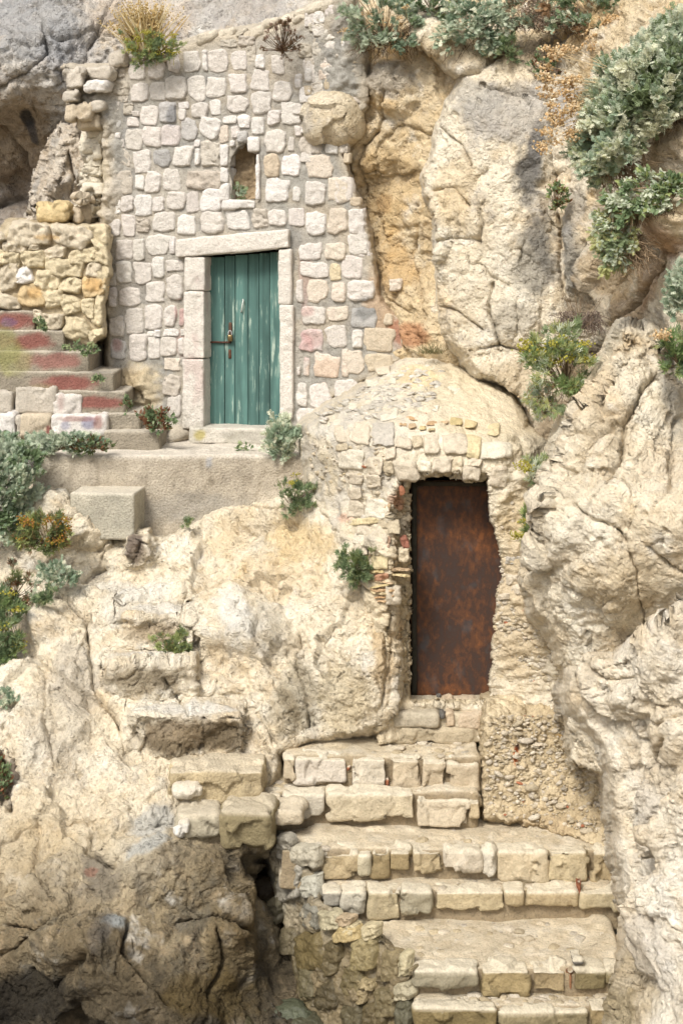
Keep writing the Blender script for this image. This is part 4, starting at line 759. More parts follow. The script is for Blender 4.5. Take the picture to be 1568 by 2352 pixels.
# ------------------------------------------------------------------ lower hut with the rusty door
HUT = [(688, 976), (700, 962), (735, 945), (765, 925), (800, 900), (840, 872), (872, 848), (905, 826), (940, 812), (985, 802), (1020, 800), (1056, 828), (1104, 856), (1146, 874), (1190, 900), (1220, 975), (1270, 1000), (1300, 1100), (1300, 1600), (1290, 1660), (1180, 1700), (1105, 1720), (860, 1720), (840, 1560), (820, 1400), (780, 1250), (720, 1180), (690, 1100)]
f_H = tps([(700, 970, 12.75), (745, 965, 12.45), (800, 972, 12.15), (870, 985, 11.9), (950, 992, 11.75), (1050, 1005, 11.65), (1150, 1010, 11.6), (1200, 1030, 11.7), (800, 905, 12.95), (870, 855, 13.25), (860, 920, 12.5), (960, 815, 13.4), (1020, 810, 13.4), (950, 900, 12.6), (1050, 900, 12.6), (1120, 920, 12.4), (1180, 950, 12.3), (1240, 1000, 12.1),
    (700, 1080, 12.7), (760, 1080, 12.2), (800, 1130, 11.98), (850, 1180, 11.75), (900, 1100, 11.62), (1000, 1065, 11.55), (1120, 1070, 11.5), (1200, 1100, 11.55), (1260, 1150, 11.7), (800, 1200, 11.95), (870, 1260, 11.55), (900, 1400, 11.45), (880, 1600, 11.4), (840, 1700, 11.3), (1150, 1300, 11.5), (1250, 1300, 11.35), (1130, 1560, 11.45), (1250, 1560, 11.25), (1290, 1450, 11.2), (1200, 1700, 11.2), (820, 1450, 11.5), (1000, 1700, 11.5)], 1e-3)
HOLE = [(941, 1108), (960, 1096), (985, 1094), (1030, 1092), (1058, 1094), (1068, 1104), (1096, 1106), (1120, 1100), (1122, 1150), (1124, 1195), (1134, 1215), (1142, 1245), (1152, 1290), (1156, 1318), (1150, 1335), (1140, 1362), (1140, 1390), (1134, 1420), (1138, 1450), (1128, 1480), (1130, 1520), (1124, 1560), (1124, 1600), (1104, 1606), (941, 1606)]
SPL = [(915, 1105), (945, 1085), (985, 1078), (1120, 1078), (1122, 1606), (1110, 1625), (905, 1612), (888, 1560), (884, 1440), (893, 1330), (900, 1240), (890, 1170)]
def depH(px, py):
    S = np.stack([px / 26., py / 26., 0 * px], -1); s = sdf(px, py, HUT) + 6 * noise3(S, 43) + 3 * noise3(S * 3, 44)
    j = 4.5 * noise3(S * 1.3, 45) + 2.5 * noise3(S * 3.7, 46)
    y = f_H(px, py) + turn(s, 22, .5, 1.8)
    sp = sdf(px, py, SPL) + j * 1.3; y = y + .34 * np.clip(sp / 46, 0, 1) ** .8
    h = sdf(px, py, HOLE) + j * (.4 + .6 * sst(px, 1080, 1120)); return y + .85 * sst(h, -2, 3)
hut = thing('rock_hut', tuple(U(1000, 1700, 11.5)), 'crumbling rubble-walled hut with domed mortar roof and a rusty metal door', 'hut')
def roofmask(px, py): return 1 - sst(py, 955 + (px - 700) * .06, 990 + (px - 700) * .07)
def dispH(P, px, py):
    rm = roofmask(px, py); rt = sst(px, 1120, 1160) * (1 - rm)
    F1, F2, R, D = worley(P * 9 + .3 * noise3(P * 9, 2)[..., None], 85); peb = (.5 - F1) * sst(fbm(P * 2, 2, 8), -.3, .1)
    rk = (1 - sst(px, 850, 920)) * sst(py, 1200, 1260)
    rgh = sst(sdf(px, py, SPL), -14, 4)
    return .03 * fbm(P * 2, 3, 86) + .025 * ridged(P * 5, 4, 87) + .012 * fbm(P * 16, 3, 88) + (.06 * rm + .035 * (1 - rm)) * peb + rk * rockdisp(P, 89, .05, .12, .07, 2., .03) + rgh * (.05 * ridged(P * 5, 3, 90) + .04 * fbm(P * 12, 3, 91)) + rt * (.045 * ridged(P * np.array([2, 2, 6.]), 4, 92) + .03 * fbm(P * 11, 3, 94) + .03 * peb)
def colH(P, px, py, N):
    C = mix(lin(214, 200, 172), lin(234, 222, 198), sst(fbm(P * 2, 4, 93), -.3, .3)); rm = roofmask(px, py)
    C = mix(C, lin(196, 190, 180), .6 * (1 - sst(px, 860, 980)) * sst(fbm(P * 5, 4, 94), -.2, .2)); C = mix(C, lin(168, 162, 152), .5 * sst(fbm(P * 10, 3, 95), .1, .4) * (1 - sst(px, 900, 1000)))
    C = mix(C, lin(232, 214, 178), .6 * sst(px, 940, 1100) * rm); C = mix(C, lin(220, 198, 156), .5 * sst(px, 800, 850) * sst(py, 1200, 1300) * (1 - sst(px, 920, 960)))
    C = mix(C, lin(196, 176, 138), .5 * sst(sdf(px, py, SPL), -6, 6))
    return patches(C, px, py, P, [(905, 1500, 14, 110, 0, lin(150, 120, 80), .6), (905, 1545, 18, 50, 0, lin(176, 120, 60), .5), (870, 1535, 5, 30, 0, lin(176, 96, 50), .7), (915, 1210, 22, 20, 0, lin(70, 60, 50), .6), (910, 1150, 20, 20, 0, lin(190, 120, 80), .6), (830, 1220, 60, 30, 0, lin(214, 196, 160), .4), (800, 1190, 20, 12, 0, lin(214, 160, 130), .5), (1200, 1400, 80, 220, 0, lin(204, 184, 150), .8), (960, 870, 50, 30, 0, lin(230, 204, 150), .5),
        (760, 990, 50, 20, 0, lin(210, 206, 196), .5), (1180, 1180, 40, 70, 0, lin(214, 192, 150), .5), (1140, 960, 50, 30, 0, lin(236, 220, 190), .5)], 10)
build('wall', relief(670, 1310, 790, 1740, 2.2, depH, dispH, colH, lambda px, py: sdf(px, py, HUT) > -14, None), mat('old_rubble_mortar', bumps=((30, .7, .02, 'n'), (55, .6, .01, 'v'), (120, .4, .004, 'n')), var=.14, vscale=14, speck=.15), hut)
H4 = """5,905,65,975p 75,895,160,995p 350,945,392,1000t 230,1005,268,1050p 60,1120,130,1165p 145,1125,200,1180p 215,1060,262,1110t 600,1052,655,1085p 5,985,60,1010t 172,895,268,1000g 278,950,350,1010p 395,940,470,1040p 480,940,600,1035p 598,955,655,1050y 658,962,790,1055w 22,1010,130,1110w 150,1050,210,1120p 272,1060,380,1150p 385,1060,430,1112w 434,1050,520,1115p 520,1045,570,1108t 575,1085,650,1148p 698,1085,775,1175p 205,822,290,878w 490,722,560,758w 60,800,100,830w 120,760,160,790p 150,700,200,725w 220,690,270,710w 110,840,150,870p 300,800,360,830w 410,800,460,830w 20,850,60,880w 690,900,740,950y 340,640,380,665w 190,640,250,670p"""
H6 = """60,230,130,300p 125,222,232,308w 60,170,120,220p 90,338,170,378p 88,378,145,422w 148,380,230,438p 82,425,150,468p 165,455,235,525y 40,306,200,332y 238,320,290,370t 290,440,335,500t 200,300,260,345t 150,440,200,470t 225,610,300,690p 700,60,770,150p 770,470,830,512g 765,560,820,600p 730,640,790,670p 790,600,850,650p"""
RD = lin(190, 122, 88); RDD = lin(158, 104, 84); OB = lin(220, 178, 130); YB = lin(224, 202, 146)
HB4 = [((283, 885, 325, 908), OB), ((318, 860, 380, 885), OB), ((328, 890, 368, 915), OB), ((375, 900, 410, 922), YB), ((410, 875, 468, 905), OB), ((470, 878, 512, 902), OB), ((520, 870, 580, 905), YB), ((583, 872, 635, 910), YB), ((420, 908, 460, 925), YB), ((390, 840, 410, 860), RD)]
HB6 = [((215, 235, 260, 285), OB), ((160, 553, 252, 578), RD), ((150, 535, 240, 551), YB), ((158, 582, 255, 597), OB), ((158, 600, 255, 613), YB), ((165, 617, 262, 632), OB), ((165, 636, 270, 650), YB), ((178, 653, 262, 666), OB), ((185, 668, 240, 682), OB), ((228, 378, 248, 432), RDD), ((288, 390, 336, 438), RDD), ((255, 535, 338, 548), OB), ((260, 552, 338, 566), YB), ((290, 150, 320, 200), RD)]
g = Geo()
nH = (0, -1, .1)
for i, (b, k) in enumerate(stones(H4, Z4) + stones(H6, Z6)):
    K2 = dict(p=lin(224, 210, 186), w=lin(238, 228, 206), g=lin(204, 196, 182), t=lin(216, 200, 170), y=lin(230, 212, 168)); b = [b[0] - 3, b[1] - 3, b[2] + 3, b[3] + 3]
    wallstone(g, b, f_H, nH, .055 if b[1] > 960 else .035, K2.get(k, K2['p']) * (1 + .05 * math.sin(i * 2.9)), .35, seed=700 + i, res=14, rough=.5, jit=.12, ang=8 * math.sin(i * 2.1))
for i, (b, c) in enumerate([(Z4(b), c) for b, c in HB4] + [(Z6(b), c) for b, c in HB6]):
    b = [b[0] + 3 * math.sin(i * 7.), b[1] + 2 * math.sin(i * 5.), b[2] + 4 * math.sin(i * 3.), b[3] + 2 * math.sin(i * 11.)]; wallstone(g, b, f_H, nH, .05, mix(c, lin(214, 196, 164), .3 + .3 * math.sin(i * 4.)) * (1 + .1 * math.sin(i * 2.9)), .5, seed=800 + i, res=12, rough=.7, jit=.16, ang=11 * math.sin(i * 2.1))
build('masonry', g, M_STONE, hut)
# pebbles showing in the broken right jamb
def pebbles(g, n, poly, depth, r0, r1, seed, cols, flat=.7, out=.3):
    r = np.random.default_rng(seed); xs_ = [p[0] for p in poly]; ys_ = [p[1] for p in poly]; k = 0
    px = r.uniform(min(xs_), max(xs_), n * 4); py = r.uniform(min(ys_), max(ys_), n * 4); ok = sdf(px, py, poly) > 2; px, py = px[ok][:n], py[ok][:n]
    P = U(px, py, depth(px, py))
    u = np.linspace(0, 2 * math.pi, 8, endpoint=False); v = np.array([.05, .35, .5, .65, .95]) * math.pi
    uu, vv = np.meshgrid(u, v); B = np.stack([np.sin(vv) * np.cos(uu), np.sin(vv) * np.sin(uu), np.cos(vv)], -1).reshape(-1, 3)
    i = np.arange(4)[:, None] * 8 + np.arange(8)[None]; j = np.arange(4)[:, None] * 8 + (np.arange(8)[None] + 1) % 8; Qb = np.stack([i, i + 8, j + 8, j], -1).reshape(-1, 4)
    for q, p in enumerate(P):
        s = r0 + (r1 - r0) * r.random() ** 2.5; dim = s * np.array([r.uniform(.8, 1.5), r.uniform(.6, 1), r.uniform(.5, .9) * flat / .7])
        t = r.uniform(-.5, .5); Bv = B * dim * (1 + r.uniform(-.16, .16, (len(B), 1))); Bv = np.stack([Bv[:, 0] * math.cos(t) - Bv[:, 2] * math.sin(t), Bv[:, 1], Bv[:, 0] * math.sin(t) + Bv[:, 2] * math.cos(t)], 1)
        c = cols[r.integers(len(cols))] * r.uniform(.85, 1.12)
        g.add(Bv + p + np.array([0, s * (.62 - out), 0]), Q=Qb, C=np.clip(c, 0, 1))
PC = [lin(212, 196, 168), lin(220, 206, 182), lin(204, 188, 158), lin(206, 194, 174), lin(226, 214, 192), lin(208, 190, 156), lin(196, 184, 164), lin(212, 196, 168)] * 9 + [RD]
g = Geo(); pebbles(g, 1000, [(1145, 1350), (1210, 1350), (1235, 1440), (1285, 1500), (1285, 1590), (1128, 1600), (1140, 1430)], lambda x, y: f_H(x, y) - .015, .008, .032, 3, PC)
pebbles(g, 260, [(1130, 1150), (1215, 1150), (1225, 1350), (1150, 1350)], lambda x, y: f_H(x, y) - .015, .006, .026, 4, PC)
pebbles(g, 300, [(720, 955), (860, 870), (960, 830), (1020, 850), (1000, 930), (850, 970), (740, 975)], lambda x, y: f_H(x, y) - .02, .012, .045, 5, [lin(220, 212, 196), lin(206, 198, 184), lin(228, 220, 206)], flat=.5)
pebbles(g, 160, [(700, 990), (880, 1000), (900, 1090), (850, 1180), (760, 1120), (700, 1080)], lambda x, y: f_H(x, y) - .02, .010, .035, 6, PC, flat=.6)
build('pebbles', g, M_STONE, hut)
# rusty door
M_RUST = bpy.data.materials.new('rusted_sheet'); M_RUST.use_nodes = True; nt = M_RUST.node_tree; L = nt.links.new; bs = nt.nodes['Principled BSDF']
tc = nd(nt, 'ShaderNodeTexCoord'); mp = nd(nt, 'ShaderNodeMapping'); mp.inputs['Scale'].default_value = (1, 1, .6); L(tc.outputs['Object'], mp.inputs[0])
n1 = nd(nt, 'ShaderNodeTexNoise'); n1.inputs['Scale'].default_value = 22; n1.inputs['Detail'].default_value = 9; n1.inputs['Roughness'].default_value = .7; n1.inputs['Distortion'].default_value = .2; L(mp.outputs[0], n1.inputs[0])
cr = nd(nt, 'ShaderNodeValToRGB'); e = cr.color_ramp; e.elements[0].position = .3; e.elements[0].color = (*lin(62, 50, 46, 1), 1); e.elements[1].position = .72; e.elements[1].color = (*lin(124, 76, 42, 1), 1)
for p_, c_ in ((.42, (64, 46, 38)), (.52, (82, 54, 38)), (.62, (98, 62, 38))): q = e.elements.new(p_); q.color = (*lin(*c_, 1), 1)
n2 = nd(nt, 'ShaderNodeTexNoise'); n2.inputs['Scale'].default_value = 2.1; n2.inputs['Detail'].default_value = 4; L(tc.outputs['Object'], n2.inputs[0])
ad = nd(nt, 'ShaderNodeMath', operation='MULTIPLY_ADD'); ad.inputs[1].default_value = .8; L(n2.outputs[0], ad.inputs[0]); ad.inputs[2].default_value = -.42
a2 = nd(nt, 'ShaderNodeMath', operation='ADD'); L(ad.outputs[0], a2.inputs[0]); L(n1.outputs[0], a2.inputs[1]); L(a2.outputs[0], cr.inputs[0]); 
n4 = nd(nt, 'ShaderNodeTexNoise'); n4.inputs['Scale'].default_value = 7; n4.inputs['Detail'].default_value = 5; L(mp.outputs[0], n4.inputs[0]); m4 = nd(nt, 'ShaderNodeMapRange'); m4.inputs[1].default_value = .56; m4.inputs[2].default_value = .66; m4.inputs[4].default_value = .5; L(n4.outputs[0], m4.inputs[0])
x4 = nd(nt, 'ShaderNodeMix', data_type='RGBA'); L(m4.outputs[0], x4.inputs[0]); L(cr.outputs[0], x4.inputs[6]); x4.inputs[7].default_value = (*lin(66, 70, 74, 1), 1); L(x4.outputs[2], bs.inputs['Base Color'])
bs.inputs['Roughness'].default_value = .72; bs.inputs['Specular IOR Level'].default_value = .3
bp = nd(nt, 'ShaderNodeBump'); bp.inputs['Strength'].default_value = .35; bp.inputs['Distance'].default_value = .004; L(n1.outputs[0], bp.inputs['Height']); L(bp.outputs[0], bs.inputs['Normal'])
g = Geo(); blockpx(g, 943, 1104, 1172, 1612, 11.92, .03, (.5, .5, .5), seed=1, r=.004, amp=.002, fr=2, res=.08); rd = build('door', g, M_RUST, hut)
g = Geo(); blockpx(g, 945, 1104, 957, 1610, 11.895, .03, lin(58, 56, 48), seed=2, r=.003, amp=.001, res=.1); blockpx(g, 958, 1106, 1170, 1117, 11.897, .02, lin(62, 56, 46), seed=3, r=.003, amp=.001, res=.1); blockpx(g, 958, 1600, 1160, 1606, 11.9, .02, lin(70, 52, 40), seed=3, r=.003, amp=.001, res=.1); build('door_frame', g, M_IRON, rd)
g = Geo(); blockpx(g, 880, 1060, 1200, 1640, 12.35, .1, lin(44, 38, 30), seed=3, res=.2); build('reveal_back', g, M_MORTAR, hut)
g = Geo()
for i, (b, c) in enumerate([((255, 1165, 470, 1252), lin(206, 194, 170)), ((472, 1165, 498, 1215), lin(120, 116, 110)), ((498, 1158, 548, 1254), lin(220, 198, 168)), ((553, 1166, 660, 1260), lin(222, 202, 174)), ((215, 1165, 250, 1225), lin(120, 112, 98))]):
    x0, y0, x1, y1 = Z6(b); blockpx(g, x0, y0 + 10, x1, y1, 11.36 + .01 * i, .5, c, seed=900 + i, r=.03, amp=.012, chip=.02)
blockpx(g, 872, 1672, 1112, 1712, 11.38, .5, lin(206, 190, 160), seed=911, r=.04, amp=.03, chip=.05); blockpx(g, 880, 1640, 1118, 1690, 11.42, .5, lin(212, 198, 170), seed=912, r=.02, amp=.01)
build('door_sill', g, M_STONE, hut)

# ------------------------------------------------------------------ pebbly concrete mass right of the stairs
MASS = [(1108, 1600), (1140, 1586), (1300, 1580), (1340, 1640), (1420, 1800), (1440, 1960), (1380, 1958), (1300, 1930), (1190, 1900), (1104, 1890), (1100, 1800), (1102, 1700)]
f_M = tps([(1110, 1640, 11.08), (1110, 1600, 11.3), (1200, 1590, 11.4), (1290, 1590, 11.35), (1200, 1640, 11.12), (1290, 1640, 11.05), (1110, 1700, 11.0), (1110, 1880, 10.86), (1250, 1700, 11.0), (1350, 1750, 10.9), (1250, 1860, 10.88), (1300, 1920, 10.66), (1400, 1950, 10.45), (1400, 1850, 10.75), (1450, 1960, 10.4)], 1e-3)
def depM(px, py):
    S = np.stack([px / 24., py / 24., 0 * px], -1); s = sdf(px, py, MASS) + 11 * fbm(S, 3, 53, .6); return f_M(px, py) + turn(s, 14, .3)
mass = thing('pebble_concrete_bank', tuple(U(1250, 1930, 10.8)), 'rough bank of pebbly concrete filling the corner right of the stone steps', 'bank')
def dispM(P, px, py):
    F1, F2, R, D = worley(P * 10 + .3 * noise3(P * 9, 2)[..., None], 95); return .03 * fbm(P * 2, 3, 96) + .022 * ridged(P * np.array([4, 4, 8]), 4, 97) + .012 * fbm(P * 16, 3, 98) + .05 * (.5 - F1)
def colM(P, px, py, N):
    C = mix(lin(196, 176, 140), lin(216, 198, 164), sst(fbm(P * 2, 4, 99), -.3, .3)); C = mix(C, lin(168, 150, 118), .5 * sst(fbm(P * 7, 4, 100), .05, .4))
    return patches(C, px, py, P, [(1186, 1716, 9, 14, 0, lin(60, 30, 20), .95), (1184, 1735, 8, 26, 0, lin(190, 96, 40), .85), (1300, 1690, 30, 8, 5, lin(206, 164, 92), .7), (1250, 1900, 100, 30, 0, lin(180, 156, 120), .5)], 11)
build('body', relief(1080, 1460, 1570, 1975, 2.1, depM, dispM, colM, lambda px, py: sdf(px, py, MASS) > -9), M_PEBBLE, mass)
g = Geo(); pebbles(g, 900, [(1115, 1640), (1320, 1640), (1400, 1780), (1400, 1940), (1300, 1900), (1115, 1870)], lambda x, y: f_M(x, y) - .02, .006, .024, 7, PC)
pebbles(g, 22, [(1115, 1660), (1320, 1660), (1400, 1800), (1400, 1930), (1115, 1870)], lambda x, y: f_M(x, y) - .03, .03, .055, 8, PC[:5], flat=.55)
build('pebbles', g, M_STONE, mass)

# ------------------------------------------------------------------ lower stone steps
stair = thing('stone_staircase', tuple(U(1050, 2352, 9.6)), 'worn flight of stone block steps leading up to the rusty door', 'staircase')
SC = lin(214, 196, 166); SCB = lin(202, 182, 148)
def tread(px0, px1, ytop, Y, depth_m, hm, seed, parent=stair, col=lin(226, 210, 180), skew=0.):
    """body of one step; its top is level at the height surveyed on its front edge"""
    g = Geo(); Z = (HY - ytop) / F0 * Y; X0, X1 = (px0 - CX) / F0 * Y, (px1 - CX) / F0 * Y
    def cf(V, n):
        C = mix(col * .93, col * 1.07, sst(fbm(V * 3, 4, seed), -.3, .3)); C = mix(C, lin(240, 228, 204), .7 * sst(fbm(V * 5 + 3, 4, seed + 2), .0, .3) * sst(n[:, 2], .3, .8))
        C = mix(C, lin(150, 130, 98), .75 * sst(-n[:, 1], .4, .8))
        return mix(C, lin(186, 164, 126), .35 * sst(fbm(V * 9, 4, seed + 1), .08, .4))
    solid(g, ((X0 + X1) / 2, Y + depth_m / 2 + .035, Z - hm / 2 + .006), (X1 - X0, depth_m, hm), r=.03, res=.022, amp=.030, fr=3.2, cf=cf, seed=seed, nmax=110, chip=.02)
    if px0 == 945:      # the landing widens to the left behind the side wall
        for (q0, q1, Yq) in ((800, 1000, 10.02), (850, 1000, 9.88), (898, 1000, 9.7)):
            A0, A1 = (q0 - CX) / F0 * Yq, (q1 - CX) / F0 * Yq; solid(g, ((A0 + A1) / 2, (Yq + 10.25) / 2, Z - hm / 2 + .002), (A1 - A0, 10.25 - Yq, hm), r=.03, res=.022, amp=.022, fr=4, cf=cf, seed=seed + q0, chip=.02)
    r = np.random.default_rng(seed); n = 170
    for q in range(n):
        x = r.uniform(X0 + .03, X1 - .03); y = Y + r.uniform(.06, max(.1, depth_m - .05)); s = r.uniform(.008, .016) if r.random() < .8 else r.uniform(.02, .06)
        solid(g, (x, y, Z - .004), (s * 1.6, s * 1.3, s * .6), r=s * .3, res=s * .6, amp=s * .12, fr=30, col=PC[r.integers(6)] * r.uniform(.9, 1.15), seed=q, rot=(0, 0, r.uniform(0, 3)), nmax=4)
    return build('step', g, M_MORTAR, parent)
WB = lin(196, 176, 138); MB_ = lin(170, 150, 110); GB = lin(160, 156, 140)
STEPS = [
 (650, 1104, 1744, 11.02, .62, .30, [((132, 145, 177, 228), SC), ((178, 134, 362, 240), lin(228, 216, 198)), ((380, 142, 505, 252), lin(224, 212, 190)), ((520, 158, 626, 262), SC), ((632, 164, 718, 272), SC), ((722, 172, 832, 285), SC), ((363, 180, 378, 200), RD), ((500, 225, 512, 250), RD)]),
 (606, 1100, 1826, 10.83, .42, .30, [((65, 262, 128, 320), SC), ((134, 262, 285, 362), lin(214, 204, 184)), ((296, 275, 604, 372), lin(222, 206, 174)), ((614, 300, 806, 402), lin(226, 210, 182)), ((800, 308, 842, 372), lin(206, 186, 150))]),
 (640, 1440, 1958, 10.42, .62, .30, [((270, 495, 403, 588), WB), ((406, 502, 448, 572), lin(206, 194, 164)), ((450, 490, 512, 577), MB_), ((514, 488, 592, 556), MB_), ((597, 476, 708, 562), WB), ((712, 462, 846, 550), lin(222, 208, 184)), ((849, 472, 888, 568), lin(222, 212, 192)), ((903, 480, 1078, 596), lin(220, 202, 168)), ((1082, 480, 1224, 592), lin(214, 196, 158)), ((1240, 490, 1345, 608), WB), ((1228, 566, 1242, 612), RD * .8)]),
 (740, 1440, 2050, 10.24, .24, .30, [((268, 605, 345, 690), lin(168, 162, 148)), ((340, 620, 430, 718), lin(204, 196, 176)), ((438, 620, 556, 732), lin(200, 184, 148)), ((562, 612, 670, 710), lin(178, 168, 142)), ((676, 604, 928, 702), lin(204, 186, 148)), ((930, 602, 1000, 684), WB), ((1004, 602, 1190, 682), WB), ((1202, 616, 1345, 690), lin(204, 188, 152)), ((1188, 592, 1206, 648), RD * .8)]),
 (945, 1440, 2232, 9.52, .78, .28, [((597, 892, 838, 970), lin(168, 158, 132)), ((844, 906, 1020, 1005), lin(180, 160, 116)), ((1024, 904, 1154, 998), lin(176, 156, 118)), ((1174, 894, 1294, 988), lin(140, 126, 90)), ((1296, 896, 1380, 960), lin(150, 136, 100)), ((1157, 905, 1172, 985), lin(168, 120, 84)), ((1172, 878, 1212, 893), lin(110, 106, 100))]),
 (950, 1420, 2318, 9.35, .30, .35, [((605, 1050, 902, 1150), lin(150, 132, 90)), ((906, 1062, 1228, 1150), lin(160, 146, 112)), ((1232, 1030, 1300, 1150), lin(170, 150, 110))]),
]
for i, (x0, x1, yt, Y, dm, hm, blks) in enumerate(STEPS):
    s_ = tread(x0, x1, yt, Y, dm, hm, 400 + i)
    for j, (b, c) in enumerate(blks):
        a0, b0, a1, b1 = Z8(b); small = (a1 - a0) < 16; zt = yt if (b1 - b0) > 25 else b0
        if small: zt = b0
        gb = Geo(); blockpx(gb, a0, max(zt, b0) - 1, a1, b1, Y - .035 + (.02 if small else .012 * math.sin(j * 2.7 + i)), .17 if not small else .1, c, seed=420 + 20 * i + j, r=.012 if small else .024, res=.014, amp=.015, chip=.04, rz=.03 * math.sin(j * 3.1 + i), fr=9, cf=lambda V, n, c=c, w_=i: mix(mix(np.clip(c * (1 + .2 * fbm(V * 9, 4, 3, .7))[:, None], 0, 1), c * .62, .6 * sst(fbm(V * 6, 4, 4, .65), .02, .3) * (.3 + .14 * w_)), lin(238, 226, 200), .85 * sst(n[:, 2], .2, .7)))  # upward faces take a pale tread colour so block tops look lit
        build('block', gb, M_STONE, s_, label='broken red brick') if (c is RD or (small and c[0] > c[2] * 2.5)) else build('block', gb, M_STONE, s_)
# side wall of the flight
SIDE = [(604, 1968), (625, 1935), (655, 1940), (700, 1975), (742, 2015), (742, 2062), (790, 2092), (850, 2126), (900, 2160), (935, 2200), (946, 2232), (950, 2300), (952, 2420), (952, 2560), (720, 2560), (700, 2400), (668, 2250), (650, 2130), (620, 2030)]
f_W = tps([(612, 1965, 10.75), (640, 1940, 10.6), (700, 1975, 10.45), (745, 2015, 10.3), (745, 2070, 10.22), (800, 2110, 10.0), (860, 2140, 9.85), (910, 2180, 9.7), (950, 2220, 9.52), (960, 2300, 9.45), (960, 2500, 9.35), (640, 2050, 10.75), (700, 2060, 10.42), (680, 2150, 10.5), (760, 2160, 10.1), (700, 2260, 10.3), (830, 2240, 9.9), (740, 2350, 10.1), (860, 2350, 9.75), (750, 2550, 10.)], 1e-3)
def depW(px, py):
    S = np.stack([px / 26., py / 26., 0 * px], -1); s = sdf(px, py, SIDE) + 4 * noise3(S, 63); return f_W(px, py) + turn(s, 14, .35)
side = thing('retaining_wall', tuple(U(800, 2350, 10.)), 'damp mossy rubble wall holding up the left side of the stone steps', 'wall')
def dispW(P, px, py): return .04 * fbm(P * 2, 3, 103) + .026 * ridged(P * 3.5, 4, 104) + .022 * fbm(P * 14, 3, 105) + rockdisp(P, 107, .0, .05, .03, 3.2, .0, plane=.04, bed=.02)
def colW(P, px, py, N):
    C = mix(lin(142, 128, 100), lin(180, 168, 142), sst(fbm(P * 2.6, 4, 106), -.25, .25)); C = mix(C, lin(124, 108, 76), .85 * sst(py + 60 * fbm(P * 2, 3, 108), 2050, 2260)); C = mix(C, lin(150, 156, 154), .6 * sst(fbm(P * 4, 3, 109), .0, .3) * (1 - sst(py, 2000, 2150)))
    C = mix(C, lin(84, 76, 56), .6 * sst(fbm(P * 6, 4, 110), .05, .3)); return patches(C, px, py, P, [(700, 2260, 40, 60, 0, lin(90, 80, 50), .7), (920, 2330, 30, 60, 0, lin(120, 104, 66), .5), (780, 2010, 30, 10, 0, lin(200, 192, 172), .5)], 12)
build('wall', relief(590, 985, 1915, 2560, 2.2, depW, dispW, colW, lambda px, py: sdf(px, py, SIDE) > -9), M_WET, side)
W8 = [((600, 900, 602, 902), lin(140, 126, 94)), ((275, 690, 335, 770), lin(170, 160, 130)), ((345, 745, 392, 800), lin(180, 166, 130)), ((430, 740, 478, 792), lin(190, 176, 140)), ((560, 850, 590, 930), lin(180, 168, 134)), ((130, 760, 180, 850), lin(110, 100, 76)), ((200, 900, 260, 1000), lin(96, 88, 62)), ((590, 1110, 640, 1180), lin(120, 108, 78)), ((165, 465, 262, 532), lin(176, 168, 148)), ((112, 528, 205, 660), lin(154, 148, 134)), ((207, 568, 268, 648), lin(170, 166, 150)), ((118, 430, 166, 520), lin(150, 144, 130)), ((196, 655, 270, 762), lin(132, 128, 114)), ((392, 795, 484, 912), lin(140, 126, 88)), ((488, 842, 556, 945), lin(130, 116, 84)), ((180, 775, 290, 900), lin(110, 96, 60)), ((318, 745, 420, 800), lin(170, 150, 104)), ((280, 800, 345, 930), lin(100, 88, 60)), ((345, 880, 420, 1010), lin(104, 92, 60)), ((545, 940, 600, 1010), lin(170, 160, 132)), ((415, 935, 470, 970), lin(150, 134, 98)), ((412, 975, 436, 1020), lin(140, 124, 90)), ((470, 960, 540, 1080), lin(110, 98, 68)), ((330, 715, 380, 745), lin(170, 150, 120)), ((300, 708, 330, 730), lin(164, 142, 112)), ((430, 1030, 500, 1130), lin(96, 84, 56)), ((250, 930, 330, 1040), lin(80, 70, 46)), ((540, 1020, 600, 1110), lin(90, 86, 66)), ((80, 640, 130, 740), lin(90, 84, 66)), ((340, 1020, 420, 1110), lin(84, 76, 52))]
g = Geo()
for i, (b, c) in enumerate(W8): wallstone(g, [Z8(b)[0] - 3, Z8(b)[1] - 3, Z8(b)[2] + 3, Z8(b)[3] + 3], f_W, (-.5, -.86, .1), .055, np.clip(c * 1.2, 0, 1), .45, seed=950 + i, res=17, rough=.5, jit=.13)
build('masonry', g, M_WET, side)
# big stones at the head of the gully and loose boulders
LS = [((384, 1772, 604, 1856), 10.70, .42, lin(190, 172, 136), 'concrete_block', 'rough tan concrete slab at the foot of the rock-cut ledges', 'block', .03, M_CONC),
      ((400, 1875, 502, 1925), 10.40, .4, lin(186, 176, 152), 'stone_block', 'flat cracked stone at the left of the slabs over the gully', 'stone', .05, M_STONE),
      ((504, 1868, 632, 1955), 10.36, .4, lin(160, 146, 110), 'stone_block', 'big squarish mossy stone overhanging the dark gully', 'stone', .06, M_STONE),
      ((610, 1862, 702, 1902), 10.55, .3, lin(222, 206, 178), 'stone_block', 'low pale stone bridging the gully and the second step', 'stone', .05, M_STONE),
      ((396, 1806, 468, 1836), 10.64, .15, lin(232, 222, 202), 'loose_stone', 'white wedge of stone stuck to the concrete slab', 'stone', .04, M_STONE),
      ((402, 1888, 438, 1924), 10.34, .15, lin(246, 240, 228), 'loose_stone', 'small bright white stone on the ledge above the dark rock', 'stone', .04, M_STONE)]
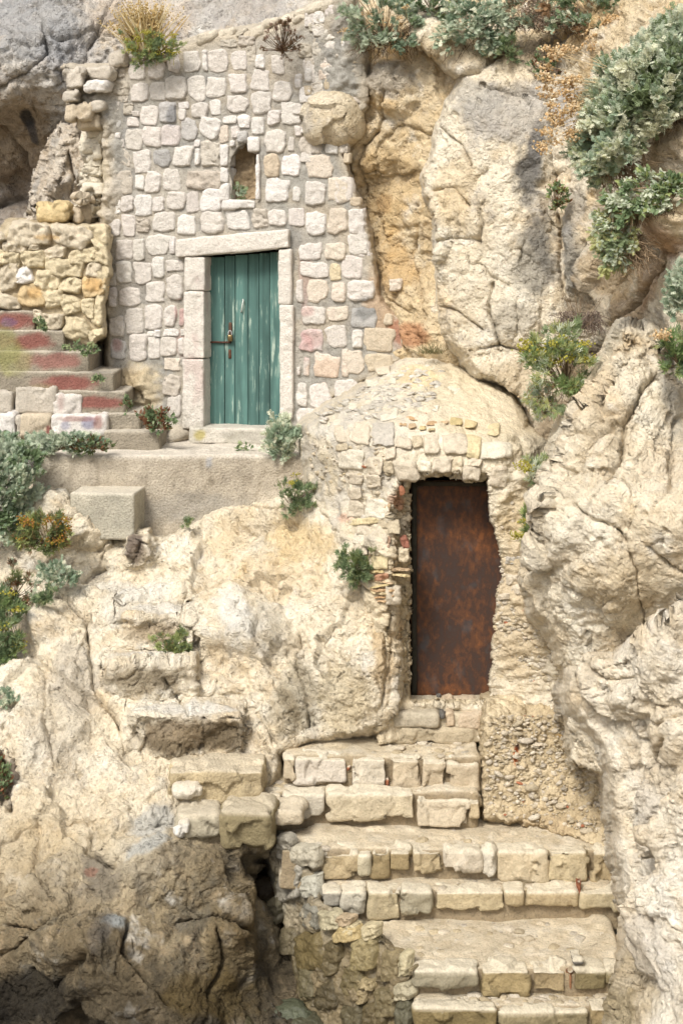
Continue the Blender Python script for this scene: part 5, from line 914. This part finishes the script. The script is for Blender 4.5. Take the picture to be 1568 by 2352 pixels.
for i, (b, Y, dp, c, nm, lb, cat_, rr, mm_) in enumerate(LS):
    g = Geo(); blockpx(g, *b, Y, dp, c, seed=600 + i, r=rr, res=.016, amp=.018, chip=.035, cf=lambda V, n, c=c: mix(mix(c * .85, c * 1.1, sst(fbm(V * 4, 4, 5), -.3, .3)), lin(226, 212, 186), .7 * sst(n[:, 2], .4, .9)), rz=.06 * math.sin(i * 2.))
    o = build(nm, g, mm_); o['label'] = lb; o['category'] = cat_
for i, (b, Y, dp, c, lb) in enumerate([((702, 206, 836, 342), 13.60, .6, lin(218, 198, 160), 'large yellowish boulder built into the right side of the masonry front')]):
    g = Geo(); blockpx(g, *b, Y, dp, c, seed=630 + i, r=.24, res=.014, amp=.035, chip=.07, fr=4, cf=lambda V, n: rockcol(V, 12, lin(214, 196, 162), lin(230, 216, 190), lin(212, 176, 122), GREY, .6, .5), rz=-.2)
    build('boulder', g, M_ROCK, label=lb, category='boulder')
# gully boulders, far to near
GB_ = [(545, 2235, 60, 30, 10.75, (90, 78, 48)), (575, 2180, 46, 24, 10.85, (110, 104, 76)), (628, 2165, 34, 26, 10.8, (120, 112, 80)), (600, 2230, 22, 18, 10.6, (120, 100, 62)), (552, 2205, 20, 22, 10.6, (140, 112, 66)), (636, 2210, 30, 18, 10.6, (106, 96, 66)), (612, 2255, 24, 20, 10.5, (98, 92, 60)), (575, 2268, 26, 16, 10.5, (120, 98, 56)), (660, 2260, 26, 22, 10.45, (76, 66, 44)), (640, 2285, 20, 14, 10.4, (96, 80, 50)), (548, 2310, 60, 40, 10.3, (84, 58, 32)), (655, 2325, 20, 14, 10.25, (150, 116, 62)), (580, 2380, 74, 46, 10.05, (88, 92, 70)), (650, 2370, 60, 42, 10.0, (84, 88, 66)), (620, 2105, 34, 30, 10.9, (90, 84, 62)), (590, 2060, 60, 36, 11.0, (76, 62, 40)), (560, 2130, 40, 60, 10.85, (84, 68, 42)), (700, 2420, 60, 50, 9.9, (80, 78, 56)), (520, 2420, 70, 50, 9.8, (76, 70, 46)), (598, 2300, 18, 14, 10.3, (88, 86, 60)), (622, 2335, 26, 12, 10.25, (80, 78, 54)), (596, 2150, 20, 16, 10.7, (150, 140, 110))]
DSC = ['dark flat boulder low at the left of the gully', 'greenish stone high in the gully', 'rounded stone under the mossy wall foot', 'ochre cobble amid the gully', 'tan cobble at the rock foot', 'olive cobble beside the mossy wall', 'small olive cobble central in the gully', 'ochre flat cobble left in the gully', 'dark cobble at the wall foot', 'small brown cobble near the wall foot', 'large reddish-brown boulder at the rock foot', 'bright ochre cobble above the green boulders', 'large green boulder at the picture bottom', 'green boulder beside the ochre cobble', 'grey-brown stone below the overhang', 'brown stone jammed under the mossy block', 'tall brown stone against the rock', 'boulder at the foot of the mossy wall', 'boulder at the foot of the dark rock', 'small olive cobble above the big boulders', 'flat dark cobble above the green boulders', 'pale cobble high in the gully']
for i, (x, y, rx, ry, Y, c) in enumerate(GB_):
    g = Geo(); blockpx(g, x - rx, y - ry, x + rx, y + ry, Y, 2 * min(rx, ry) / F0 * Y * 1.2, lin(*c), seed=640 + i, r=9, res=.016, amp=.02, chip=.05, fr=7, rz=.3 * math.sin(i * 5.))
    build('boulder' if rx > 32 else 'cobble', g, M_WET, label=DSC[i], category='boulder' if rx > 32 else 'cobble', group='stones in the gully')
# ------------------------------------------------------------------ plants
def leaf_template(kind):
    """unit leaf along +y, face up +z: verts, tris"""
    if kind == 'lobed':       # deeply cut silvery leaf
        V, T = [], []
        def lobe(bx, by, dx, dy, L, w):
            w = w * .8; n = len(V); px, py = -dy * w, dx * w
            V.extend([(bx - px, by - py, 0), (bx + px, by + py, 0), (bx + dx * L * .65 + px * 1.5, by + dy * L * .65 + py * 1.5, .05), (bx + dx * L * .65 - px * 1.5, by + dy * L * .65 - py * 1.5, .05), (bx + dx * L, by + dy * L, -.03)])
            T.extend([(n, n + 1, n + 2), (n, n + 2, n + 3), (n + 3, n + 2, n + 4)])
        lobe(0, 0, 0, 1, 1.0, .07)
        for y, L, a in ((.3, .36, .7), (.55, .36, .75), (.78, .26, .85)):
            for s in (-1, 1): lobe(0, y, s * math.sin(a * 1.2), math.cos(a * 1.2), L, .06)
    elif kind == 'finger':    # fleshy three-fingered leaf
        V, T = [], []
        for a, L in ((-.5, .7), (0, 1.), (.5, .75)):
            n = len(V); dx, dy = math.sin(a), math.cos(a); w = .075
            V.extend([(0, .0, 0), (dx * L * .5 - dy * w, .15 + dy * L * .5 + dx * w, .0), (dx * L * .5, .15 + dy * L * .5, .05), (dx * L * .5 + dy * w, .15 + dy * L * .5 - dx * w, 0), (dx * L, .15 + dy * L, 0)])
            T.extend([(n, n + 2, n + 1), (n, n + 3, n + 2), (n + 1, n + 2, n + 4), (n + 2, n + 3, n + 4)])
    elif kind == 'oval':
        V = [(0, 0, 0), (-.22, .4, .05), (0, .45, 0), (.22, .4, .05), (-.14, .8, 0), (.14, .8, 0), (0, 1, -.06)]
        T = [(0, 2, 1), (0, 3, 2), (1, 2, 4), (2, 3, 5), (2, 5, 4), (4, 5, 6)]
    elif kind == 'blade':
        V = [(-.018, 0, 0), (.018, 0, 0), (-.016, .4, .04), (.016, .4, .04), (-.010, .75, -.02), (.010, .75, -.02), (0, 1, -.12)]
        T = [(0, 1, 3), (0, 3, 2), (2, 3, 5), (2, 5, 4), (4, 5, 6)]
    elif kind == 'blob':
        V = [(0, 0, 0), (.5, .5, 0), (0, .5, .5), (-.5, .5, 0), (0, .5, -.5), (0, 1, 0)]
        T = [(0, 2, 1), (0, 3, 2), (0, 4, 3), (0, 1, 4), (5, 1, 2), (5, 2, 3), (5, 3, 4), (5, 4, 1)]
    return np.array(V, float), np.array(T)
LT = {k: leaf_template(k) for k in ('lobed', 'finger', 'oval', 'blade', 'blob')}

def put_leaves(g, kind, pos, dirs, size, cols, r):
    V, T = LT[kind]; n = len(pos)
    y = dirs / (np.linalg.norm(dirs, axis=1, keepdims=True) + 1e-9)
    up = r.normal(0, .5, (n, 3)) + np.array([0, -.6, .7]); x = np.cross(y, up); x /= np.linalg.norm(x, axis=1, keepdims=True) + 1e-9; z = np.cross(x, y)
    W = pos[:, None] + size[:, None, None] * (V[None, :, 0:1] * x[:, None] + V[None, :, 1:2] * y[:, None] + V[None, :, 2:3] * z[:, None])
    TT = (T[None] + (np.arange(n) * len(V))[:, None, None]).reshape(-1, 3)
    g.add(W.reshape(-1, 3), T=TT, C=np.repeat(cols, len(V), 0))

GS = [lin(192, 204, 176, 1., .8), lin(216, 222, 194, 1., .8), lin(164, 184, 154, 1., .85), lin(228, 228, 198, 1., .8), lin(142, 164, 134, .95, .85)]
GD = [lin(126, 150, 102, 1., .8), lin(146, 164, 114, 1., .8), lin(110, 136, 94, .95, .8), lin(166, 180, 124, 1., .8)]
GY = [lin(170, 182, 108, .95, .85), lin(144, 168, 104, .95, .85), lin(192, 194, 122, .95, .85), lin(124, 150, 98, .9, .85)]
GB2 = [lin(128, 142, 82, .9, .85), lin(112, 132, 84, .9, .8), lin(160, 124, 82, .9, .85), lin(148, 156, 90, .9, .85)]
RB = [lin(150, 104, 72, .8, .9), lin(126, 92, 66, .7, .9), lin(108, 122, 74, .8, .9)]
FY = [lin(206, 200, 96, .85, 1), lin(190, 180, 84, .8, 1)]; FO = [lin(234, 206, 156, .95, .9), lin(224, 190, 134, .9, .9), lin(240, 218, 178, .95, .9)]
STW = lin(170, 146, 116); STD = lin(110, 88, 66)

def plant(name, label, cat, c, R, Y, kind, nros, lpr, lsize, cols, base=None, depth=None, stems=True, stemcol=STW, flowers=None, group=None, seed=1, dead=0, deadcol=None, spread=1., thick=.004, droop=0., deadoff=(0, .5), holes=.02, rz=0.):
    """nros leaf rosettes spread over a lumpy ellipsoid c, R (surveyed), fed by stems from base"""
    r = np.random.default_rng(seed * 77 + 5); C0 = U(c[0], c[1], Y); k = Y / F0; Rm = np.array([R[0] * k, (depth or min(R) * k * .7), R[1] * k])
    B0 = U(*(base or (c[0], c[1] + R[1] * .7)), Y + Rm[1] * .5)
    lsize *= .78; lpr = int(lpr * 1.5); n = int(nros * (.9 if nros < 250 else .72)); d = r.normal(0, 1, (n * 3, 3)); d /= np.linalg.norm(d, axis=1, keepdims=True); d = d[d[:, 1] < .35][:n]; n = len(d)
    rad = .55 + .45 * r.random(n) ** .5; rad *= 1 + (.62 * noise3(d * 1.7 + seed, seed) + .35 * noise3(d * 4.1 + seed, seed + 9)) * spread
    dd = d.copy()
    if rz: a = math.radians(rz); dd = np.stack([d[:, 0] * math.cos(a) - d[:, 2] * math.sin(a) * Rm[2] / Rm[0], d[:, 1], d[:, 0] * math.sin(a) * Rm[0] / Rm[2] + d[:, 2] * math.cos(a)], 1)
    pos = C0 + dd * Rm * rad[:, None]
    keep = noise3(pos * (1.6 / max(min(Rm[0], Rm[2]), .05)) * .9 + seed * 3, seed + 2) > -holes * 1.6
    pos, d = pos[keep], d[keep]; n = len(pos)
    tone = noise3(pos * (1.4 / max(min(Rm[0], Rm[2]), .05)), seed + 3)
    root = thing(name, tuple(B0), label, cat, group)
    gl = Geo(); m = lpr
    out = (pos - B0); out /= np.linalg.norm(out, axis=1, keepdims=True) + 1e-9
    D = np.repeat(out, m, 0) * 1.1 + r.normal(0, .75, (n * m, 3)) + np.array([0, -.25, .25 - droop]); PP = np.repeat(pos, m, 0) + r.normal(0, lsize * .25, (n * m, 3))
    ci = np.clip((np.repeat(tone, m) * 1.6 + .5 + r.normal(0, .25, n * m)) * len(cols), 0, len(cols) - 1).astype(int)
    CC = np.array(cols)[ci] * r.uniform(.82, 1.15, (n * m, 1))
    put_leaves(gl, kind, PP, D, lsize * r.uniform(.6, 1.25, n * m), np.clip(CC, 0, 1), r)
    build('foliage', gl, M_LEAF, root, smooth=False)
    if stems:
        gt = Geo(); sel = r.permutation(n)[:min(n, 90)]
        for i in sel:
            q = pos[i]; mid = (B0 * .5 + q * .5) + r.normal(0, .08, 3) * np.linalg.norm(q - B0)
            t = np.linspace(0, 1, 5)[:, None]; tube(gt, (1 - t) ** 2 * B0 + 2 * t * (1 - t) * mid + t * t * q, thick, stemcol * r.uniform(.7, 1.15), 3, thick * .5)
        build('stems', gt, M_STEM, root)
    if dead:
        gt = Geo()
        for i in range(dead):
            a = C0 + Rm * np.array([r.uniform(-.8, .8) + deadoff[0], r.uniform(-.2, .5), -r.uniform(.0, .7) - deadoff[1] * .3]); L = r.uniform(.25, .8) * Rm[2]
            dv = np.array([r.normal(0, .5) + deadoff[0] * .3, r.normal(0, .25) - .1, -abs(r.normal(.6, .5))]); dv /= np.linalg.norm(dv)
            t = np.linspace(0, 1, 6)[:, None]; pts = a + dv * L * t + np.cumsum(r.normal(0, L * .06, (6, 3)), 0)
            tube(gt, pts, thick * r.uniform(.6, 1.3), (deadcol if deadcol is not None else STW) * r.uniform(.65, 1.2), 3, thick * .4)
        build('dead_twigs', gt, M_STEM, root)
    if flowers:
        gt = Geo(); fc, nf, hs, area = flowers
        for i in range(nf):
            if area is None: q = C0 + Rm * np.array([r.uniform(-.9, .9), -r.uniform(.3, 1.), r.uniform(-.4, 1.1)]); b = q - np.array([r.uniform(-.03, .03), -.05, .12])
            else: q = U(area[0] + r.uniform(-1, 1) * area[2], area[1] + r.uniform(-1, 1) * area[3], Y - r.uniform(0, .25)); b = q * .55 + C0 * .45 + r.normal(0, .03, 3)
            t = np.linspace(0, 1, 4)[:, None]; tube(gt, b * (1 - t) + q * t + np.array([0, 0, .02]) * t * (1 - t), .0028, fc[0] * .8, 3)
            gf = Geo(); mM = 26; w = r.normal(0, 1, (mM, 3)) * np.array([1, 1, .45]) * hs * .45
            put_leaves(gf, 'blob', q + w, r.normal(0, 1, (mM, 3)), hs * .34 * r.uniform(.6, 1.2, mM), np.array(fc)[r.integers(0, len(fc), mM)] * r.uniform(.8, 1.15, (mM, 1)), r)
            build('flower_head', gf, M_LEAF, root, smooth=False)
        build('flower_stalks', gt, M_STEM, root)
    return root

def grass(name, label, c, R, Y, n, cols, seed, up=(0, 0, 1), spread=.5, L=.4, cat='grass tuft', heads=None, w=1.):
    r = np.random.default_rng(seed); B0 = U(c[0], c[1], Y); k = Y / F0; root = thing(name, tuple(B0), label, cat)
    g = Geo(); pos = B0 + r.normal(0, .4, (n, 3)) * np.array([R * k, R * k * .5, .01]); D = np.array(up) + r.normal(0, spread, (n, 3)) * np.array([1, .6, .4])
    ln = L * r.uniform(.4, 1.15, n); put_leaves(g, 'blade', pos, D, ln, np.array(cols)[r.integers(0, len(cols), n)] * r.uniform(.8, 1.15, (n, 1)), r); build('blades', g, M_LEAF, root, smooth=False)
    if heads is not None:
        gh = Geo(); s = r.permutation(n)[:heads]; y = D[s] / np.linalg.norm(D[s], axis=1, keepdims=True)
        for q in range(6): put_leaves(gh, 'blob', pos[s] + y * (ln[s] * (.7 + .05 * q))[:, None] + r.normal(0, .006, (heads, 3)), y + r.normal(0, .5, (heads, 3)), np.full(heads, .022), np.array(cols)[r.integers(0, 2, heads)] * 1.05, r)
        build('seed_heads', gh, M_LEAF, root, smooth=False)
    return root

# top of the wall and cliff
grass('grass_tuft', 'tall blond dry grass tuft growing from the top of the masonry wall', (335, 118), 44, 14.1, 300, [lin(236, 216, 162), lin(226, 200, 140), lin(214, 184, 124), lin(240, 224, 182)], 3, up=(-.1, -.1, .9), spread=.42, L=.50, heads=150)
plant('green_shrub', 'low bright green shrub at the foot of the blond grass on the wall top', 'shrub', (352, 112), (62, 34), 13.95, 'finger', 210, 8, .055, GY + GD[:2], seed=3, flowers=(FY, 16, .05, None))
plant('heather_tuft', 'rusty brown dry tuft hanging on the wall top right of the grass', 'shrub', (650, 88), (44, 42), 13.6, 'finger', 220, 9, .035, [lin(140, 112, 84), lin(168, 130, 108), lin(120, 112, 70), lin(176, 146, 130)], seed=4, stemcol=STD)
plant('silver_shrub', 'grey-green shrub with dark hanging roots at the top centre of the cliff', 'shrub', (868, 45), (88, 72), 13.5, 'lobed', 300, 8, .085, GS[:3] + GD[:1] + GS[2:], seed=5, dead=160, deadcol=STD, base=(880, 90), deadoff=(.2, .5), flowers=(FO, 6, .05, None))
plant('silver_shrub', 'rounded leafy silver-green shrub second from the top centre, hanging over pale rock', 'shrub', (1096, 68), (74, 58), 13.2, 'lobed', 330, 8, .085, GS, seed=6, base=(1090, 50), dead=50, deadcol=STD, deadoff=(-.2, .8))
plant('silver_shrub', 'dark green foliage along the top edge between the two silver shrubs', 'shrub', (990, 5), (70, 30), 13.5, 'lobed', 160, 8, .08, GD + GS[2:3], seed=7)
plant('green_shrub', 'small dark green sprig below the rounded silver shrub', 'plant', (1168, 108), (24, 26), 13.1, 'finger', 40, 8, .07, GD, seed=8)
plant('green_shrub', 'small green plant on the brown ledge beside bare soil', 'plant', (1250, 150), (34, 24), 13.0, 'oval', 70, 8, .05, GD + RB[:1], seed=9)
plant('silver_shrub', 'tangled shrub with brown seed heads along the top edge of the cliff', 'shrub', (1245, 18), (95, 50), 13.1, 'lobed', 260, 8, .085, GS + [STW], seed=10, dead=260, deadcol=lin(150, 130, 108), flowers=([lin(196, 176, 156), lin(180, 156, 130)], 34, .07, (1260, 30, 70, 40)))
plant('silver_shrub', 'green shrub in the top right corner with orange dead flower stalks', 'shrub', (1400, 30), (110, 60), 12.7, 'lobed', 260, 8, .09, GD[:3] + GS[2:] + GB2[2:3], seed=11, dead=160, deadcol=lin(150, 116, 80), flowers=(FO, 26, .08, (1410, 78, 60, 40)))
plant('silver_bush', 'huge silvery bush spilling diagonally down the upper right cliff', 'bush', (1475, 200), (160, 88), 11.0, 'lobed', 1500, 8, .095, [GS[3], GS[1], GS[1], GS[0], GS[2], GD[1]], seed=12, base=(1560, 300), depth=.4, rz=47, dead=240, deadoff=(.1, 1.1), thick=.005, flowers=(FO, 40, .075, (1285, 230, 40, 120)), holes=.3)
plant('silver_bush', 'drooping lower lobe of silver foliage with pale yellow tips above the dry twigs', 'bush', (1385, 330), (64, 92), 10.9, 'lobed', 520, 8, .085, [GS[3], GS[1], lin(196, 204, 156), GS[0], GS[2]], seed=13, base=(1480, 330), depth=.3, dead=260, deadoff=(.7, .4), thick=.005)
plant('leafy_bush', 'greener bush below the silver one with a skirt of hanging brown twigs', 'bush', (1480, 455), (104, 46), 10.6, 'oval', 520, 8, .07, GD[:2] + GY[:2] + GS[:2], seed=14, base=(1560, 430), rz=22, dead=120, deadoff=(.0, 1.), thick=.005)
plant('leafy_bush', 'pale yellow-green trailing foliage hanging left of the brown twig skirt', 'bush', (1405, 530), (44, 82), 10.7, 'lobed', 380, 8, .075, [GY[2], GS[1], lin(206, 204, 140), GS[0], GD[1]], seed=15, base=(1480, 470), dead=330, deadoff=(.9, .1), thick=.005, droop=.4)
plant('green_shrub', 'small green and orange tuft in the long vertical crack', 'plant', (1276, 450), (24, 36), 12.3, 'oval', 90, 8, .05, GD[:2] + RB[:2] + GY[:1], seed=16)
plant('dry_brush', 'bare grey tangle of dry twigs lodged under the grey rock face', 'dry shrub', (1330, 715), (60, 50), 11.8, 'blade', 60, 6, .06, [STW, STD], seed=17, dead=420, deadcol=lin(150, 132, 118), deadoff=(0, 0), thick=.0035)
plant('sea_fennel', 'large sea fennel with yellow flower heads in the cleft above the rusty door', 'plant', (1280, 850), (78, 82), 11.3, 'finger', 420, 10, .085, [GY[1], GY[0], GY[2], GS[1], GD[1]], seed=18, base=(1300, 890), dead=40, flowers=(FY, 18, .07, (1280, 800, 80, 30)))
plant('sea_fennel', 'sparse grey-green sprig hanging under the large sea fennel', 'plant', (1240, 920), (34, 36), 11.6, 'finger', 70, 8, .07, [GS[1], GY[0], GS[0]], seed=19, flowers=(FO, 4, .06, None))
plant('sea_fennel', 'green sprig with yellow head cut by the right picture edge', 'plant', (1556, 808), (40, 42), 10.0, 'finger', 130, 9, .075, GD[:2] + GY[:2], seed=20, flowers=(FO, 4, .06, (1518, 775, 10, 8)))
plant('silver_shrub', 'pale silver shrub cut by the right picture edge', 'shrub', (1575, 660), (40, 60), 10.3, 'lobed', 170, 8, .08, GS, seed=21)
plant('sea_fennel', 'bright green tuft in the gap between the rusty door wall and the outcrop', 'plant', (1218, 1190), (17, 52), 11.0, 'finger', 90, 9, .065, GY, seed=22, holes=.1, flowers=(FY, 4, .05, (1196, 1210, 22, 40)))
plant('sea_fennel', 'grey-green tuft leaning out of the cleft above the bright green one', 'plant', (1236, 1092), (24, 36), 11.1, 'finger', 90, 9, .065, [GS[1], GY[0], GD[1]], seed=23, flowers=(FY, 5, .05, (1195, 1065, 18, 16)))
grass('grass_tuft', 'short dry olive tuft at the top of the domed hut roof', (992, 812), 30, 13.1, 160, [lin(150, 136, 96), lin(120, 124, 84)], 9, spread=.8, L=.12)
# around the doors and the landing
plant('silver_shrub', 'feathery pale green shrub at the right end of the green door threshold', 'shrub', (652, 1008), (34, 44), 13.0, 'lobed', 190, 9, .075, [GS[1], GS[0], GS[3], GS[2]], seed=24, holes=.1)
plant('ivy_sprig', 'small leafy sprig inside the arched window', 'plant', (545, 448), (17, 14), 14.05, 'lobed', 16, 7, .07, [GS[0], GS[2], GD[1]], seed=25, stems=False)
plant('ivy_sprig', 'tiny dark green sprig on the landing below the green door threshold', 'plant', (566, 1028), (20, 9), 13.4, 'oval', 20, 8, .05, GD, seed=26, stems=False)
plant('green_shrub', 'dark green plant at the foot of the stairs beside the door frame', 'plant', (362, 966), (34, 26), 13.35, 'oval', 130, 9, .055, GD + RB[:1], seed=27)
for i, (x, y, rx, ry, l) in enumerate([(178, 796, 24, 10, 'small green tuft on the third red step'), (205, 806, 18, 10, 'tiny green tuft at the end of the third red step'), (94, 742, 12, 14, 'green tuft in the corner of the top red step'), (226, 872, 9, 6, 'tiny tuft in the joint by the fourth step'), (290, 930, 7, 18, 'brown and green sprig by the fifth step')]):
    plant('green_shrub', l, 'plant', (x, y), (rx, ry), 13.6, 'oval', 40, 8, .042, GD + (RB if i == 4 else []), seed=30 + i, stems=False)
plant('silver_bush', 'big blue-grey bush at the left below the red steps', 'bush', (-4, 1108), (90, 100), 12.75, 'lobed', 1200, 8, .085, [GS[0], GS[2], GS[1], GS[4], GD[0]], seed=36, base=(-20, 1200), depth=.35, holes=.12)
plant('silver_bush', 'silver shoots spreading along the left end of the concrete landing', 'bush', (140, 1020), (74, 17), 13.0, 'lobed', 260, 8, .08, [GS[0], GS[1], GS[2], GS[4]], seed=37)
plant('green_shrub', 'green and reddish low plant at the foot of the painted stairs', 'plant', (205, 1020), (44, 16), 12.95, 'oval', 90, 8, .05, GD[:2] + RB, seed=38)
plant('sea_fennel', 'dark green plant growing where the landing meets the rock beside the hut', 'plant', (676, 1140), (38, 36), 12.45, 'finger', 130, 9, .06, GD + GB2[:1], seed=39, flowers=(FY, 3, .04, (672, 1100, 12, 10)))
plant('green_shrub', 'tiny green sprig in the crack below the landing', 'plant', (424, 1197), (14, 10), 12.7, 'finger', 18, 8, .05, GD, seed=40, stems=False)
plant('sea_fennel', 'bushy green plant beside the thin red bricks', 'plant', (814, 1302), (34, 38), 11.5, 'finger', 170, 9, .06, GD + GB2[:1], seed=41)
plant('sea_fennel', 'olive and orange plant with yellow heads on the left rock', 'plant', (105, 1228), (60, 40), 12.3, 'finger', 170, 9, .07, GB2 + GY[:1], seed=42, flowers=([lin(196, 176, 80, .8, 1), lin(206, 150, 80, .8, 1)], 16, .055, None))
plant('silver_shrub', 'small rosette of silver leaves on the left rock ledge', 'plant', (135, 1318), (34, 26), 12.2, 'lobed', 60, 8, .08, GS, seed=43)
plant('green_shrub', 'dark green tuft at the tip of the pale wedge of rock', 'plant', (106, 1369), (22, 15), 12.0, 'finger', 50, 9, .055, GD, seed=44)
plant('sea_fennel', 'reddish brown and green plant at the left edge', 'plant', (32, 1345), (46, 44), 12.1, 'finger', 180, 9, .065, GB2 + RB[:2] + GS[:1], seed=45)
plant('sea_fennel', 'green plant with a yellow head hanging at the left edge below the reddish one', 'plant', (16, 1450), (40, 85), 11.9, 'finger', 300, 9, .07, GD + GY[:2], seed=46, flowers=(FY, 5, .06, None))
plant('silver_shrub', 'faded silver sprig at the left edge beside the ribbed rock', 'plant', (12, 1612), (26, 24), 11.5, 'lobed', 40, 7, .07, GS, seed=47)
plant('green_shrub', 'small red and green plant in the dark hole at the left edge', 'plant', (6, 1790), (14, 42), 10.85, 'oval', 60, 8, .05, GD[:2] + RB, seed=48)
plant('sea_fennel', 'round green cushion plant on the middle rock-cut step', 'plant', (396, 1480), (40, 32), 11.6, 'finger', 170, 9, .055, GB2 + GD[:2] + GY[:1], seed=49)
# ------------------------------------------------------------------ shore, light, camera
gs = Geo()
xs = np.concatenate([-np.geomspace(300, 8, 16), np.linspace(-7, 7, 70), np.geomspace(8, 300, 16)]); ys = np.concatenate([-np.geomspace(300, 8, 16), np.linspace(-7, 13, 100)])
gx, gy = np.meshgrid(xs, ys); gz = -5.55 + .12 * fbm(np.stack([gx, gy, 0 * gx], -1) * .9, 4, 61)
Pg = np.stack([gx, gy, gz], -1)
gs.add(Pg.reshape(-1, 3), Q=gridfaces(*gx.shape)[:, ::-1], C=(mix(lin(120, 104, 78), lin(170, 156, 130), sst(fbm(Pg * .8, 3, 62), -.2, .3))).reshape(-1, 3))
build('shore_ground', gs, M_PEBBLE, kind='structure')  # ground out of view, added so light bounces up from below

SUN = Vector((-.42, -.80, .98)).normalized()
el = math.asin(SUN.z); az = math.atan2(SUN.x, SUN.y)
w = bpy.data.worlds.new('World'); sc.world = w; w.use_nodes = True; nt = w.node_tree; nt.nodes.clear()
sky = nt.nodes.new('ShaderNodeTexSky'); sky.sky_type = 'NISHITA'; sky.sun_disc = False; sky.sun_elevation = el; sky.sun_rotation = az % (2 * math.pi)
sky.air_density = 1.0; sky.dust_density = 4.0; sky.ozone_density = .6
hs = nt.nodes.new('ShaderNodeHueSaturation'); hs.inputs['Saturation'].default_value = .35
bg = nt.nodes.new('ShaderNodeBackground'); bg.inputs[1].default_value = .11; ow = nt.nodes.new('ShaderNodeOutputWorld')
nt.links.new(sky.outputs[0], hs.inputs['Color']); nt.links.new(hs.outputs[0], bg.inputs[0]); nt.links.new(bg.outputs[0], ow.inputs[0])
sl = bpy.data.lights.new('sun', 'SUN'); sl.energy = 2.1; sl.angle = math.radians(15); sl.color = (1, .955, .88)
so = bpy.data.objects.new('sun', sl); COL.objects.link(so); so.rotation_euler = SUN.to_track_quat('Z', 'Y').to_euler()
cam = bpy.data.cameras.new('camera'); co = bpy.data.objects.new('camera', cam); COL.objects.link(co); sc.camera = co
cam.sensor_fit = 'VERTICAL'; cam.sensor_height = 36; cam.sensor_width = 24; cam.lens = 36 * F0 / 2352; cam.shift_y = -(1176 - HY) / 2352
cam.clip_end = 2000; cam.clip_start = .1; co.rotation_euler = (math.pi / 2, 0, 0)
sc.view_settings.view_transform = 'Standard'; sc.view_settings.look = 'None'; sc.view_settings.gamma = 1; sc.view_settings.exposure = 0.66
sc.cycles.max_bounces = 6; sc.cycles.diffuse_bounces = 4; sc.cycles.use_denoising = True
